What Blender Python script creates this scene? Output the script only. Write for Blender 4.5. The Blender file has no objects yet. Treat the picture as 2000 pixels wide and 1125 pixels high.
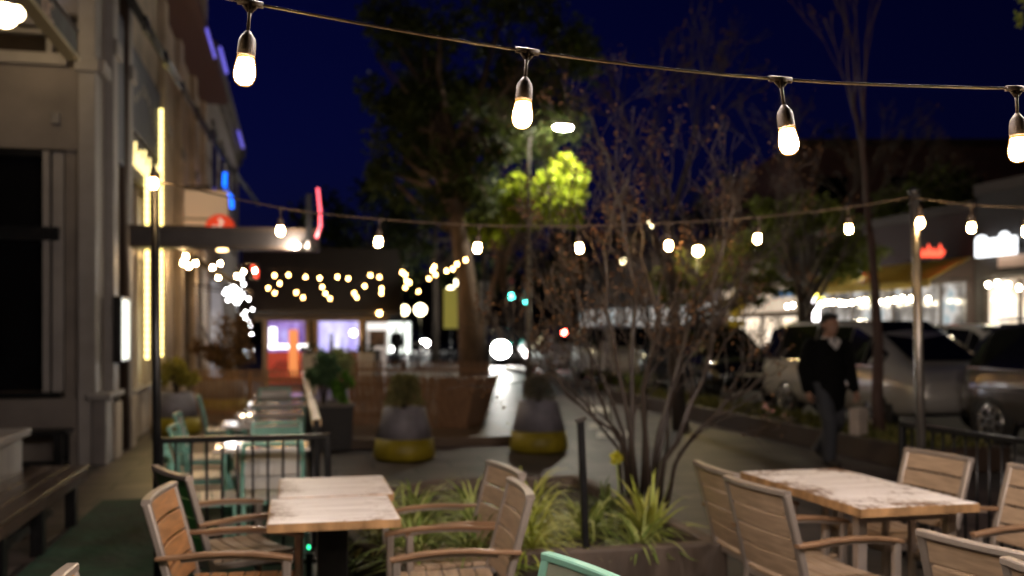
import bpy, bmesh, math, random
from mathutils import Vector, Matrix, Quaternion
R = random.Random(11)
S = bpy.context.scene
COL = S.collection
PI = math.pi
F, HY = 1900.0, 645.0
TH = math.atan(425 / 1900)
RV = Vector((math.cos(TH), -math.sin(TH), 0)); DV = Vector((math.sin(TH), math.cos(TH), 0))
CAM = Vector((0, 0, 1.6))
V = Vector
def px(x, y, Y):
    return CAM + RV * ((x - 1000) / F * Y) + DV * Y + V((0, 0, (HY - y) / F * Y))
def gr(x, y, z=0.0):
    return px(x, y, (1.6 - z) * F / (y - HY))
def vat(x, u):                      # distance along the street of the wall plane u seen at column x
    k = (x - 1000) / F
    Y = u / (RV.x * k + DV.x)
    return RV.y * k * Y + DV.y * Y
def zat(x, y, u):
    k = (x - 1000) / F
    Y = u / (RV.x * k + DV.x)
    return 1.6 + (HY - y) / F * Y

# ------------------------------------------------------------------ mesh builder
class MB:
    def __init__(s): s.v = []; s.f = []; s.sm = []
    def add(s, vs, fs, smooth=False):
        o = len(s.v); s.v += [tuple(p) for p in vs]
        for f in fs: s.f.append([i + o for i in f]); s.sm.append(smooth)
        return s
    def box(s, c, d, rz=0.0, rx=0.0, ry=0.0):
        m = Matrix.Translation(V(c)) @ Matrix.Rotation(rz, 4, 'Z') @ Matrix.Rotation(ry, 4, 'Y') @ Matrix.Rotation(rx, 4, 'X')
        x, y, z = d[0] / 2, d[1] / 2, d[2] / 2
        vs = [m @ V(p) for p in ((-x,-y,-z),(x,-y,-z),(x,y,-z),(-x,y,-z),(-x,-y,z),(x,-y,z),(x,y,z),(-x,y,z))]
        return s.add(vs, [(3,2,1,0),(4,5,6,7),(0,1,5,4),(1,2,6,5),(2,3,7,6),(3,0,4,7)])
    def bb(s, x0, x1, y0, y1, z0, z1):
        return s.box(((x0+x1)/2, (y0+y1)/2, (z0+z1)/2), (abs(x1-x0), abs(y1-y0), abs(z1-z0)))
    def sweep(s, pts, prof, up=(0,0,1), smooth=False, scale=None):
        pts = [V(p) for p in pts]; n = len(prof); vs = []; up = V(up)
        for i, p in enumerate(pts):
            t = (pts[min(i+1, len(pts)-1)] - pts[max(i-1, 0)]).normalized()
            sd = t.cross(up)
            if sd.length < 1e-4: sd = t.cross(V((1,0,0)))
            sd.normalize(); u2 = sd.cross(t); k = scale[i] if scale else 1
            vs += [p + sd * a * k + u2 * b * k for a, b in prof]
        fs = []
        for i in range(len(pts) - 1):
            for j in range(n):
                a = i*n + j; b = i*n + (j+1) % n
                fs.append((a, b, b+n, a+n))
        s.add(vs, fs, smooth)
        o = len(s.v) - len(vs)
        s.f.append([o + j for j in range(n)][::-1]); s.sm.append(False)
        s.f.append([o + (len(pts)-1)*n + j for j in range(n)]); s.sm.append(False)
        return s
    def bar(s, pts, w, h, up=(0,0,1)):
        c = min(w, h) * .18; w, h = w/2, h/2
        return s.sweep(pts, [(-w+c,-h),(w-c,-h),(w,-h+c),(w,h-c),(w-c,h),(-w+c,h),(-w,h-c),(-w,-h+c)], up)
    def tube(s, pts, r, n=8, smooth=True):
        rr = r if isinstance(r, (list, tuple)) else [r] * len(pts)
        return s.sweep(pts, [(math.cos(2*PI*k/n), math.sin(2*PI*k/n)) for k in range(n)], (0.13,0.07,1), smooth, rr)
    def lathe(s, prof, c=(0,0,0), n=20, smooth=True, axis=None):
        c = V(c); vs = []; fs = []
        q = V((0,0,1)).rotation_difference(V(axis).normalized()) if axis else None
        for r, z in prof:
            for k in range(n):
                p = V((r*math.cos(2*PI*k/n), r*math.sin(2*PI*k/n), z))
                vs.append(c + (q @ p if q else p))
        m = len(prof)
        for i in range(m-1):
            for k in range(n):
                a = i*n+k; b = i*n+(k+1) % n
                fs.append((a, b, b+n, a+n))
        fs.append(tuple(range(n))[::-1]); fs.append(tuple((m-1)*n+k for k in range(n)))
        return s.add(vs, fs, smooth)
    def ball(s, c, r, n=12, m=8, rot=None):
        r = (r, r, r) if isinstance(r, (int, float)) else r
        c = V(c); vs = []; fs = []
        for i in range(m+1):
            a = PI*i/m
            for k in range(n):
                p = V((r[0]*math.sin(a)*math.cos(2*PI*k/n), r[1]*math.sin(a)*math.sin(2*PI*k/n), -r[2]*math.cos(a)))
                if rot: p = rot @ p
                vs.append(c + p)
        for i in range(m):
            for k in range(n):
                a = i*n+k; b = i*n+(k+1) % n
                fs.append((a, b, b+n, a+n))
        return s.add(vs, fs, True)
    def cap(s, p0, p1, r0, r1, n=14):
        p0 = V(p0); p1 = V(p1); d = (p1-p0); L = d.length; d.normalize()
        pr = [(max(r0*math.sin(PI/2*i/5), 1e-4), -r0*math.cos(PI/2*i/5)) for i in range(6)]
        pr += [(max(r1*math.cos(PI/2*i/5), 1e-4), L + r1*math.sin(PI/2*i/5)) for i in range(6)]
        return s.lathe(pr, p0, n, True, d)
    def prism(s, poly, org, ax, ay, az, t):
        # extrude a 2-D outline (ax, ay) by t along az
        org, ax, ay, az = V(org), V(ax), V(ay), V(az); n = len(poly)
        a = [org + ax*p + ay*q for p, q in poly]; b = [p + az*t for p in a]
        return s.add(a + b, [tuple(range(n))[::-1], tuple(range(n, 2*n))] + [(i, (i+1) % n, n+(i+1) % n, n+i) for i in range(n)])
    def leaf(s, p, d, nrm, L, W):
        sd = d.cross(nrm)
        if sd.length < 1e-4: sd = V((1,0,0))
        sd.normalize()
        m = p + d*L*.5 + nrm*L*.06
        return s.add([p, m + sd*W*.5, p + d*L, m - sd*W*.5], [(0,1,2,3)])
    def build(s, name, mat, parent=None, bevel=0.0, fix=False, loc=None):
        me = bpy.data.meshes.new(name); me.from_pydata(s.v, [], s.f); me.update()
        me.polygons.foreach_set('use_smooth', s.sm)
        if fix:
            b = bmesh.new(); b.from_mesh(me); bmesh.ops.recalc_face_normals(b, faces=b.faces); b.to_mesh(me); b.free()
        o = bpy.data.objects.new(name, me); COL.objects.link(o)
        for m in (mat if isinstance(mat, (list, tuple)) else [mat]): me.materials.append(m)
        if parent: o.parent = parent
        if loc: o.location = loc
        if bevel:
            md = o.modifiers.new('bevel', 'BEVEL'); md.width = bevel; md.segments = 2; md.limit_method = 'ANGLE'
        return o
def rvec(rg):
    z = rg.uniform(-1, 1); a = rg.uniform(0, 2*PI); r = math.sqrt(1-z*z)
    return V((r*math.cos(a), r*math.sin(a), z))
def tag(o, label=None, cat=None, group=None, kind=None):
    if label: o['label'] = label
    if cat: o['category'] = cat
    if group: o['group'] = group
    if kind: o['kind'] = kind
    return o
def thing(name, label, cat, loc=(0,0,0), rz=0.0, group=None):
    o = bpy.data.objects.new(name, None); COL.objects.link(o)
    o.empty_display_size = .2; o.location = loc; o.rotation_euler = (0, 0, rz)
    return tag(o, label, cat, group)
def dup(root, loc, rz, label=None, group=None):
    def cp(o, par):
        c = o.copy(); COL.objects.link(c)
        if par: c.parent = par
        for k in list(o.children): cp(k, c)
        return c
    r = cp(root, None); r.location = loc; r.rotation_euler = (0, 0, rz)
    if label: r['label'] = label
    if group: r['group'] = group
    return r
def struct(name, mb, mat, **k):
    return tag(mb.build(name, mat, **k), kind='structure')

# ------------------------------------------------------------------ materials
MATS = {}
def nodes(name):
    m = bpy.data.materials.new(name); m.use_nodes = True; nt = m.node_tree
    return m, nt, nt.nodes['Principled BSDF']
def lk(nt, a, b): nt.links.new(a, b)
def M(name, col, rough=.6, metal=0.0, var=.3, scale=6.0, bump=.15, stretch=(1,1,1), spec=.5, rvar=.15, coat=0.0, detail=6):
    if name in MATS: return MATS[name]
    m, nt, b = nodes(name); N = nt.nodes
    tc = N.new('ShaderNodeTexCoord'); mp = N.new('ShaderNodeMapping'); mp.inputs['Scale'].default_value = stretch
    lk(nt, tc.outputs['Object'], mp.inputs['Vector'])
    no = N.new('ShaderNodeTexNoise'); no.inputs['Scale'].default_value = scale; no.inputs['Detail'].default_value = detail
    lk(nt, mp.outputs['Vector'], no.inputs['Vector'])
    cr = N.new('ShaderNodeValToRGB'); e = cr.color_ramp.elements
    e[0].position = .3; e[1].position = .72
    e[0].color = [c*(1-var) for c in col] + [1]; e[1].color = [min(1, c*(1+var)) for c in col] + [1]
    lk(nt, no.outputs['Fac'], cr.inputs['Fac']); lk(nt, cr.outputs['Color'], b.inputs['Base Color'])
    mr = N.new('ShaderNodeMapRange'); mr.inputs['To Min'].default_value = max(.03, rough-rvar); mr.inputs['To Max'].default_value = min(1, rough+rvar)
    lk(nt, no.outputs['Fac'], mr.inputs['Value']); lk(nt, mr.outputs['Result'], b.inputs['Roughness'])
    b.inputs['Metallic'].default_value = metal; b.inputs['Specular IOR Level'].default_value = spec
    if coat: b.inputs['Coat Weight'].default_value = coat; b.inputs['Coat Roughness'].default_value = .05
    if bump:
        n2 = N.new('ShaderNodeTexNoise'); n2.inputs['Scale'].default_value = scale*5; n2.inputs['Detail'].default_value = 4
        lk(nt, mp.outputs['Vector'], n2.inputs['Vector'])
        bp = N.new('ShaderNodeBump'); bp.inputs['Strength'].default_value = bump; bp.inputs['Distance'].default_value = .02
        lk(nt, n2.outputs['Fac'], bp.inputs['Height']); lk(nt, bp.outputs['Normal'], b.inputs['Normal'])
    MATS[name] = m; return m
def E(name, col, st):
    if name in MATS: return MATS[name]
    m, nt, b = nodes(name)
    b.inputs['Base Color'].default_value = (*[c*.8 for c in col], 1); b.inputs['Emission Color'].default_value = (*col, 1)
    b.inputs['Emission Strength'].default_value = st; b.inputs['Roughness'].default_value = .4
    MATS[name] = m; return m
def bulbmat(name, col, st):
    # lamp glass: white hot round the filament, amber and dimmer toward the neck
    m, nt, b = nodes(name); N = nt.nodes
    tc = N.new('ShaderNodeTexCoord'); sp = N.new('ShaderNodeSeparateXYZ'); lk(nt, tc.outputs['Generated'], sp.inputs[0])
    r1 = N.new('ShaderNodeMapRange'); r1.inputs['From Min'].default_value = .88; r1.inputs['From Max'].default_value = 1.0; r1.inputs['To Min'].default_value = st; r1.inputs['To Max'].default_value = 1.1; r1.interpolation_type = 'SMOOTHERSTEP'
    lk(nt, sp.outputs['Z'], r1.inputs['Value']); lk(nt, r1.outputs[0], b.inputs['Emission Strength'])
    cr = N.new('ShaderNodeValToRGB'); cr.color_ramp.elements[0].position = .88; cr.color_ramp.elements[0].color = (*col, 1); cr.color_ramp.elements[1].color = (1, .42, .1, 1)
    lk(nt, sp.outputs['Z'], cr.inputs['Fac']); lk(nt, cr.outputs[0], b.inputs['Emission Color']); b.inputs['Base Color'].default_value = (.8,.7,.55,1); b.inputs['Roughness'].default_value = .2
    MATS[name] = m; return m
def shellmat(name, col, st, clear):
    # half-clear shell with its own amber glow, standing in for the bulb's halo
    m, nt, b = nodes(name); N = nt.nodes; N.remove(b)
    e = N.new('ShaderNodeEmission'); e.inputs[0].default_value = (*col, 1); e.inputs[1].default_value = st
    t = N.new('ShaderNodeBsdfTransparent'); mx = N.new('ShaderNodeMixShader'); mx.inputs[0].default_value = clear
    lk(nt, e.outputs[0], mx.inputs[1]); lk(nt, t.outputs[0], mx.inputs[2]); lk(nt, mx.outputs[0], N['Material Output'].inputs['Surface'])
    MATS[name] = m; return m
def leafmat(name, col, col2, rough=.65, scale=3.0):
    if name in MATS: return MATS[name]
    m, nt, b = nodes(name); N = nt.nodes
    g = N.new('ShaderNodeNewGeometry'); cr = N.new('ShaderNodeValToRGB')
    e = cr.color_ramp.elements; e[0].color = (*col, 1); e[1].color = (*col2, 1)
    lk(nt, g.outputs['Random Per Island'], cr.inputs['Fac']); lk(nt, cr.outputs['Color'], b.inputs['Base Color'])
    b.inputs['Roughness'].default_value = rough; b.inputs['Specular IOR Level'].default_value = .25
    tr = N.new('ShaderNodeBsdfTranslucent'); lk(nt, cr.outputs['Color'], tr.inputs['Color'])
    mx = N.new('ShaderNodeMixShader'); mx.inputs[0].default_value = .3
    out = N['Material Output']; lk(nt, b.outputs[0], mx.inputs[1]); lk(nt, tr.outputs[0], mx.inputs[2]); lk(nt, mx.outputs[0], out.inputs['Surface'])
    MATS[name] = m; return m
def paver(name, c1, c2, mortar, bw, bh, msize=.008, rough=.6, rot=0.0, offset=.5, bump=.4):
    if name in MATS: return MATS[name]
    m, nt, b = nodes(name); N = nt.nodes
    tc = N.new('ShaderNodeTexCoord'); mp = N.new('ShaderNodeMapping'); mp.inputs['Rotation'].default_value = (0, 0, rot)
    lk(nt, tc.outputs['Object'], mp.inputs['Vector'])
    br = N.new('ShaderNodeTexBrick'); br.inputs['Scale'].default_value = 1; br.offset = offset
    br.inputs['Brick Width'].default_value = bw; br.inputs['Row Height'].default_value = bh; br.inputs['Mortar Size'].default_value = msize
    br.inputs['Color1'].default_value = (*c1, 1); br.inputs['Color2'].default_value = (*c2, 1); br.inputs['Mortar'].default_value = (*mortar, 1)
    lk(nt, mp.outputs['Vector'], br.inputs['Vector'])
    no = N.new('ShaderNodeTexNoise'); no.inputs['Scale'].default_value = 1.7; no.inputs['Detail'].default_value = 8
    lk(nt, tc.outputs['Object'], no.inputs['Vector'])
    mx = N.new('ShaderNodeMix'); mx.data_type = 'RGBA'; mx.blend_type = 'MULTIPLY'; mx.inputs[0].default_value = .7
    cr = N.new('ShaderNodeValToRGB'); cr.color_ramp.elements[0].position = .3; cr.color_ramp.elements[0].color = (.45,.45,.45,1); cr.color_ramp.elements[1].position = .7; cr.color_ramp.elements[1].color = (1.15,1.15,1.15,1)
    lk(nt, no.outputs['Fac'], cr.inputs['Fac']); lk(nt, br.outputs['Color'], mx.inputs[6]); lk(nt, cr.outputs['Color'], mx.inputs[7]); lk(nt, mx.outputs[2], b.inputs['Base Color'])
    b.inputs['Roughness'].default_value = rough
    bp = N.new('ShaderNodeBump'); bp.inputs['Strength'].default_value = bump; bp.inputs['Distance'].default_value = .01; bp.invert = True
    lk(nt, br.outputs['Fac'], bp.inputs['Height']); lk(nt, bp.outputs['Normal'], b.inputs['Normal'])
    MATS[name] = m; return m
def worn_top(name, along=(1.1,3.2,2)):
    m, nt, b = nodes(name); N = nt.nodes
    tc = N.new('ShaderNodeTexCoord'); mp = N.new('ShaderNodeMapping'); mp.inputs['Scale'].default_value = along
    lk(nt, tc.outputs['Object'], mp.inputs['Vector'])
    n1 = N.new('ShaderNodeTexNoise'); n1.inputs['Scale'].default_value = 12; n1.inputs['Detail'].default_value = 12; n1.inputs['Roughness'].default_value = .72
    lk(nt, mp.outputs['Vector'], n1.inputs['Vector'])
    n2 = N.new('ShaderNodeTexNoise'); n2.inputs['Scale'].default_value = 2.1; n2.inputs['Detail'].default_value = 2
    lk(nt, tc.outputs['Object'], n2.inputs['Vector'])
    ad = N.new('ShaderNodeMath'); ad.operation = 'MULTIPLY_ADD'; ad.inputs[1].default_value = .95; lk(nt, n2.outputs['Fac'], ad.inputs[0]); lk(nt, n1.outputs['Fac'], ad.inputs[2])
    hf = N.new('ShaderNodeMath'); hf.operation = 'MULTIPLY'; hf.inputs[1].default_value = .5; lk(nt, ad.outputs[0], hf.inputs[0]); ad = hf
    cr = N.new('ShaderNodeValToRGB'); e = cr.color_ramp.elements
    e[0].position = .49; e[0].color = (.82,.79,.77,1); e[1].position = .525; e[1].color = (.19,.105,.055,1)
    lk(nt, ad.outputs[0], cr.inputs['Fac']); 
    g = N.new('ShaderNodeTexNoise'); g.inputs['Scale'].default_value = 22; g.inputs['Detail'].default_value = 5
    m2 = N.new('ShaderNodeMapping'); m2.inputs['Scale'].default_value = (.12, 1, 1); lk(nt, tc.outputs['Object'], m2.inputs['Vector']); lk(nt, m2.outputs['Vector'], g.inputs['Vector'])
    gr_ = N.new('ShaderNodeValToRGB'); gr_.color_ramp.elements[0].position = .35; gr_.color_ramp.elements[0].color = (.72,.69,.67,1); gr_.color_ramp.elements[1].position = .65
    lk(nt, g.outputs['Fac'], gr_.inputs['Fac'])
    mx = N.new('ShaderNodeMix'); mx.data_type = 'RGBA'; mx.blend_type = 'MULTIPLY'; mx.inputs[0].default_value = 1
    lk(nt, cr.outputs['Color'], mx.inputs[6]); lk(nt, gr_.outputs['Color'], mx.inputs[7]); lk(nt, mx.outputs[2], b.inputs['Base Color'])
    b.inputs['Roughness'].default_value = .45
    bp = N.new('ShaderNodeBump'); bp.inputs['Strength'].default_value = .25; bp.inputs['Distance'].default_value = .004; lk(nt, ad.outputs[0], bp.inputs['Height']); lk(nt, bp.outputs['Normal'], b.inputs['Normal'])
    return m
def glow_pattern(name, stops, st, sx, sz, seed=0.0, base=(.02,.02,.02)):
    # a lit room behind glass: broken patches of light of different colour
    m, nt, b = nodes(name); N = nt.nodes
    tc = N.new('ShaderNodeTexCoord'); mp = N.new('ShaderNodeMapping'); mp.inputs['Scale'].default_value = (sx, sx, sz); mp.inputs['Location'].default_value = (seed, seed*1.7, seed*.6)
    lk(nt, tc.outputs['Object'], mp.inputs['Vector'])
    no = N.new('ShaderNodeTexNoise'); no.inputs['Scale'].default_value = 1; no.inputs['Detail'].default_value = 3; no.inputs['Roughness'].default_value = .6
    lk(nt, mp.outputs['Vector'], no.inputs['Vector'])
    cr = N.new('ShaderNodeValToRGB'); cr.color_ramp.elements.remove(cr.color_ramp.elements[1])
    for i, (p, c) in enumerate(stops):
        e = cr.color_ramp.elements[0] if i == 0 else cr.color_ramp.elements.new(p)
        e.position = p; e.color = (*c, 1)
    lk(nt, no.outputs['Fac'], cr.inputs['Fac']); lk(nt, cr.outputs['Color'], b.inputs['Emission Color']); b.inputs['Emission Strength'].default_value = st
    b.inputs['Base Color'].default_value = (*base, 1); b.inputs['Roughness'].default_value = .1
    return m
ARMW = M('arm_wood', (.21,.12,.065), .35, var=.3, scale=5, stretch=(14,1.2,14), bump=.1)
TEAK = M('teak_wood', (.34,.165,.065), .42, var=.35, scale=5, stretch=(1.2,14,14), bump=.1)
TEAKG = M('weathered_teak', (.35,.25,.165), .45, var=.25, scale=5, stretch=(1.2,14,14), bump=.1)
TAUPE = M('taupe_metal', (.36,.31,.27), .38, .55, var=.08, scale=9, bump=.03)
MINT = M('mint_paint', (.20,.43,.35), .38, var=.08, scale=9, bump=.03)
WSLAT = M('white_slats', (.58,.56,.52), .4, var=.1, scale=9, bump=.05)
GREENLIT = M('green_lit_slats', (.05,.2,.04), .45, var=.15, scale=8, bump=.05)  # green light on the chair back, put into its colour
BLACK = M('black_metal', (.012,.012,.013), .35, .4, var=.25, scale=12, bump=.05)
DARKP = M('dark_planter', (.022,.02,.02), .6, var=.25, scale=9, bump=.1)
WORN = worn_top('worn_white_paint')
EDGEW = M('raw_wood_edge', (.33,.19,.085), .5, var=.5, scale=4, stretch=(3,3,1), bump=.15)
GLOSSTOP = M('pale_table_laminate', (.55,.51,.47), .16, var=.08, scale=5, bump=.03, spec=.8, coat=.8, rvar=.05)
CONC = M('concrete', (.2,.19,.18), .75, var=.3, scale=4, bump=.3)
SLATW = M('fence_wood', (.30,.165,.09), .5, var=.35, scale=4, stretch=(9,9,1), bump=.2)
RAILW = M('rail_wood', (.42,.3,.17), .3, var=.25, scale=4, stretch=(9,1,9), bump=.1)
MAUVE = M('mauve_planter', (.225,.21,.24), .55, var=.3, scale=5, bump=.1)
OLIVE = M('olive_yellow_band', (.30,.235,.012), .5, var=.2, scale=5, bump=.1)
SOIL = M('soil', (.03,.02,.014), .9, var=.4, scale=15, bump=.6)
BARK = M('bark', (.15,.105,.075), .75, var=.4, scale=7, stretch=(1,1,.3), bump=.5)
TWIG = M('twig_bark', (.03,.021,.016), .45, var=.35, scale=10, stretch=(1,1,.3), bump=.3)
DBARK = M('dark_bark', (.06,.045,.035), .8, var=.4, scale=7, stretch=(1,1,.3), bump=.5)
STUC = M('cream_stucco', (.18,.157,.14), .8, var=.28, scale=1.6, bump=.15)
STUC2 = M('tan_stucco', (.50,.42,.33), .8, var=.28, scale=1.6, bump=.15)
TRIMW = M('pale_trim', (.26,.24,.228), .6, var=.1, scale=5, bump=.06)
DKBR = M('dark_brown_paint', (.05,.032,.022), .5, var=.2, scale=6, bump=.08)
DKBLUE = M('slate_blue_board', (.055,.06,.09), .5, var=.3, scale=4, bump=.06)
DGLASS = M('dark_glass', (.006,.006,.006), .09, var=.2, scale=3, bump=0, rvar=.02, spec=.25)
SIGNBLK = M('sign_black', (.016,.012,.01), .5, var=.2, scale=5, bump=.05)
GOLDT = M('gold_trim', (.42,.35,.19), .35, .3, var=.1, scale=8, bump=.04)
STEEL = M('galvanised_steel', (.12,.11,.10), .35, .8, var=.15, scale=9, bump=.05)
RUBBER = M('rubber', (.012,.012,.012), .7, var=.2, scale=20, bump=.1)
RIM = M('alloy', (.5,.5,.5), .25, .9, var=.1, scale=9, bump=.02)
CORD = M('cord_rubber', (.045,.028,.016), .6, var=.3, scale=60, bump=.2)
# ------------------------------------------------------------------ exposure and lamp strengths
EXPO = 0.0
SKY_TINT = (.045, .065, .8, 1); SKY_STR = .15; SKY_EL = -3.0; SKY_ROT = 335
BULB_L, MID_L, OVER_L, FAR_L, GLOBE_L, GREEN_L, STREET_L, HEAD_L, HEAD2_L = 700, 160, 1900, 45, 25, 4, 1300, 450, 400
# ------------------------------------------------------------------ world, camera, render
w = bpy.data.worlds.new('World'); S.world = w; w.use_nodes = True
nt = w.node_tree; bg = nt.nodes['Background']
sky = nt.nodes.new('ShaderNodeTexSky'); sky.sky_type = 'NISHITA'; sky.sun_disc = False
sky.sun_elevation = math.radians(SKY_EL); sky.sun_rotation = math.radians(SKY_ROT)
tint = nt.nodes.new('ShaderNodeMix'); tint.data_type = 'RGBA'; tint.blend_type = 'MULTIPLY'; tint.inputs[0].default_value = 1
tint.inputs[7].default_value = SKY_TINT
nt.links.new(sky.outputs[0], tint.inputs[6]); nt.links.new(tint.outputs[2], bg.inputs['Color']); bg.inputs['Strength'].default_value = SKY_STR
cd = bpy.data.cameras.new('camera'); cam = bpy.data.objects.new('camera', cd); COL.objects.link(cam); S.camera = cam
cam.location = CAM; cam.rotation_euler = (PI/2, 0, -TH); cd.sensor_width = 36; cd.lens = F / 2000 * 36
cd.shift_y = (HY - 562.5) / 2000; cd.clip_end = 1000; cd.clip_start = .05
cd.dof.use_dof = True; cd.dof.focus_distance = 2.35; cd.dof.aperture_fstop = 2.1; cd.dof.aperture_blades = 9
S.view_settings.view_transform = 'Standard'; S.view_settings.look = 'None'; S.view_settings.exposure = EXPO; S.view_settings.gamma = 1
cy = S.cycles; cy.use_denoising = True; cy.max_bounces = 5; cy.diffuse_bounces = 2; cy.glossy_bounces = 3; cy.transmission_bounces = 3
cy.sample_clamp_indirect = 4; cy.caustics_reflective = False; cy.caustics_refractive = False; cy.use_light_tree = True
try: cy.denoiser = 'OPENIMAGEDENOISE'
except Exception: pass

# ------------------------------------------------------------------ ground
def sheet(name, x0, x1, y0, y1, z, mat):
    return struct(name, MB().add([(x0,y0,z),(x1,y0,z),(x1,y1,z),(x0,y1,z)], [(0,1,2,3)]), mat)
sheet('ground', -94, 104, -29, 149, -.004, M('asphalt', (.06,.054,.05), .55, var=.35, scale=1.5, bump=.5, rvar=.12))
sheet('patio_floor', -2.2, 4.4, -3, 6.5, .004, paver('patio_pavers', (.04,.032,.027), (.062,.05,.042), (.012,.01,.009), 2.4, .42, .014, .6))
sheet('pavement', -2.2, 6.9, 6.5, 60, .004, paver('pavement_pavers', (.055,.042,.038), (.11,.085,.076), (.015,.012,.01), .9, .45, .02, .5))
sheet('road', 8.2, 16.5, -20, 148, .004, M('road_asphalt', (.05,.046,.043), .75, var=.3, scale=2, bump=.5, spec=.15))
# crosswalk bars seen through the branches
mk = MB()
for (a, b, c, d) in ((1146,1192,795,806), (1150,1196,827,838), (1166,1238,843,855)):
    q = [gr(a,d), gr(b,d), gr(b,c), gr(a,c)]
    mk.add([(p.x, p.y, .008) for p in q], [(0,1,2,3)])
struct('crosswalk_markings', mk, M('road_paint', (.75,.72,.66), .6, var=.15, scale=6))
kb = MB().bb(8.15, 8.3, 6, 38, 0, .13)
struct('kerb', kb, CONC, bevel=.015)
dk = MB().bb(.15, 3.1, 13.2, 17.6, 0, .13)
struct('deck', dk, paver('deck_boards', (.12,.075,.045), (.16,.1,.06), (.02,.012,.008), 3.2, .14, .008, .5), bevel=.008)

# ------------------------------------------------------------------ armchairs
def armchair(label, frame, slat, arm, group='slatted armchairs around the near tables'):
    t = thing('armchair', label, 'chair', group=group)
    def back_y(z, x=0):
        return -.225 - .11 * max(0, (z-.42)) / .44 * (1 + .15*(z-.42)) - .018 * (1 - (x/.24)**2)
    m = MB()
    for sx in (-1, 1):
        m.bar([(sx*.245, back_y(z, .24), z) for z in (.40, .55, .70, .865)], .032, .042, (1,0,0))
    m.bar([(x, back_y(.865, x)-.002, .872) for x in [i*.26/4 for i in range(-4, 5)]], .04, .026)
    m.build('back_frame', frame, t)
    m = MB()
    for k in range(4):
        z = .475 + k*.098 + .045
        zs = [(x, back_y(z, x), z) for x in [i*.23/4 for i in range(-4, 5)]]
        m.sweep(zs, [(-.008,-.0455), (.008,-.0455), (.01,-.04), (.01,.04), (.008,.0455), (-.008,.0455), (-.01,.04), (-.01,-.04)], (0,-.24,1))
    m.build('backrest', slat, t)
    m = MB()
    for k in range(6):
        y = -.205 + k*.078
        m.bar([(x, y, .445 - .012*(1-(x/.23)**2)) for x in (-.235,-.12,0,.12,.235)], .07, .018)
    m.build('seat', TEAKG if slat is GREENLIT else slat, t)
    m = MB()
    m.bar([(-.245,-.22,.415), (.245,-.22,.415)], .03, .035); m.bar([(-.245,.225,.415), (.245,.225,.415)], .03, .035)
    for sx in (-1, 1): m.bar([(sx*.245,-.22,.415), (sx*.245,.225,.415)], .03, .035)
    m.build('seat_frame', frame, t)
    for sx in (-1, 1):
        MB().bar([(sx*.262,.235,0), (sx*.262,.235,.625)], .036, .036, (0,1,0)).build('leg', frame, t)
        MB().bar([(sx*.245,-.26,0), (sx*.245,-.228,.41)], .036, .04, (1,0,0)).build('leg', frame, t)
        ys = [(sx*.263, y, .655 - .028*((y+.02)/.28)**2 + (.012 if y < -.2 else 0)) for y in (-.30,-.2,-.1,0,.1,.18,.26)]
        a = MB().bar(ys, .044, .017).build('armrest', arm, t)
        MB().bar([(p[0], p[1], p[2]-.0165) for p in ys[1:]], .024, .015).build('arm_rail', frame, a)
    return t
HD = -PI/2    # heading +Y turned to +X (faces the right-hand side of the street)
def put(t, x, y, rz): t.location = (x, y, .004); t.rotation_euler = (0, 0, rz); return t
ch = armchair('brown slatted armchair at left front corner of the lone left table', TAUPE, TEAK, ARMW)
put(ch, -.24, 4.53, HD - .10)
chg = armchair('armchair with green light painted into its back, behind the brown one beside the railing', TAUPE, GREENLIT, ARMW); put(chg, -.30, 5.35, HD + .44)
cw = armchair('pale slatted armchair on the plant side of the left table, nearer of two', TAUPE, TEAKG, ARMW); put(cw, .665, 4.36, -HD - .045)
dup(cw, (.735, 4.93, .004), -HD + .13, 'pale armchair behind its twin, backed against the planting bed by the left table')
r1 = armchair('light armchair seen from behind, nearer of two on planter side of right table', TAUPE, TEAKG, ARMW); put(r1, 2.44, 4.215, HD + .10)
dup(r1, (2.49, 4.72, .004), HD - .02, 'armchair half hidden behind its twin at far end of right table, top rail gleaming')
dup(cw, (3.31, 4.95, .004), -HD + .10, 'armchair facing us across the right table, in front of the black fence')
dup(cw, (3.40, 4.27, .004), -HD - .03, 'pale armchair cut by the picture edge, right of the right table')
dup(r1, (2.585, 2.92, .004), HD + .26, 'armchair seen from behind in bottom right corner, only its curved back showing')
dup(r1, (2.54, 2.41, .004), HD + .06, 'armchair at the extreme bottom right edge, just one back corner showing')
dup(ch, (-.31, 2.95, .004), HD + .04, 'armchair of which only a back corner shows at bottom left edge')
mg = armchair('mint green framed armchair, only its slanting back top showing at the bottom', MINT, M('grey_green_slats', (.2,.22,.17), .5, var=.15, scale=6), MINT); put(mg, .53, 2.68, -HD + .28)

# ------------------------------------------------------------------ near tables
def pedestal_table(label, w, d, group=None):
    t = thing('dining_table', label, 'table', group=group)
    m = MB()
    for k in range(2):
        m.bb(-w/2, w/2, -d/2 + k*d/2 + .0015, -d/2 + (k+1)*d/2 - .0015, .725, .752)
    m.build('tabletop', WORN, t, bevel=.003)
    m = MB()
    rg = random.Random(3)
    for (x0, x1, y0, y1) in ((-w/2-.005, w/2+.005, -d/2-.005, -d/2-.0005), (-w/2-.005, w/2+.005, d/2+.0005, d/2+.005), (-w/2-.005, -w/2-.0005, -d/2, d/2), (w/2+.0005, w/2+.005, -d/2, d/2)):
        m.bb(x0, x1, y0, y1, .712, .7495)
    m.build('edge_band', EDGEW, t)
    MB().bb(-.07, .07, -.07, .07, .03, .722).build('pedestal', BLACK, t, bevel=.006)
    MB().bb(-.26, .26, -.26, .26, .0, .028).build('base_plate', BLACK, t, bevel=.006)
    return t
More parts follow.
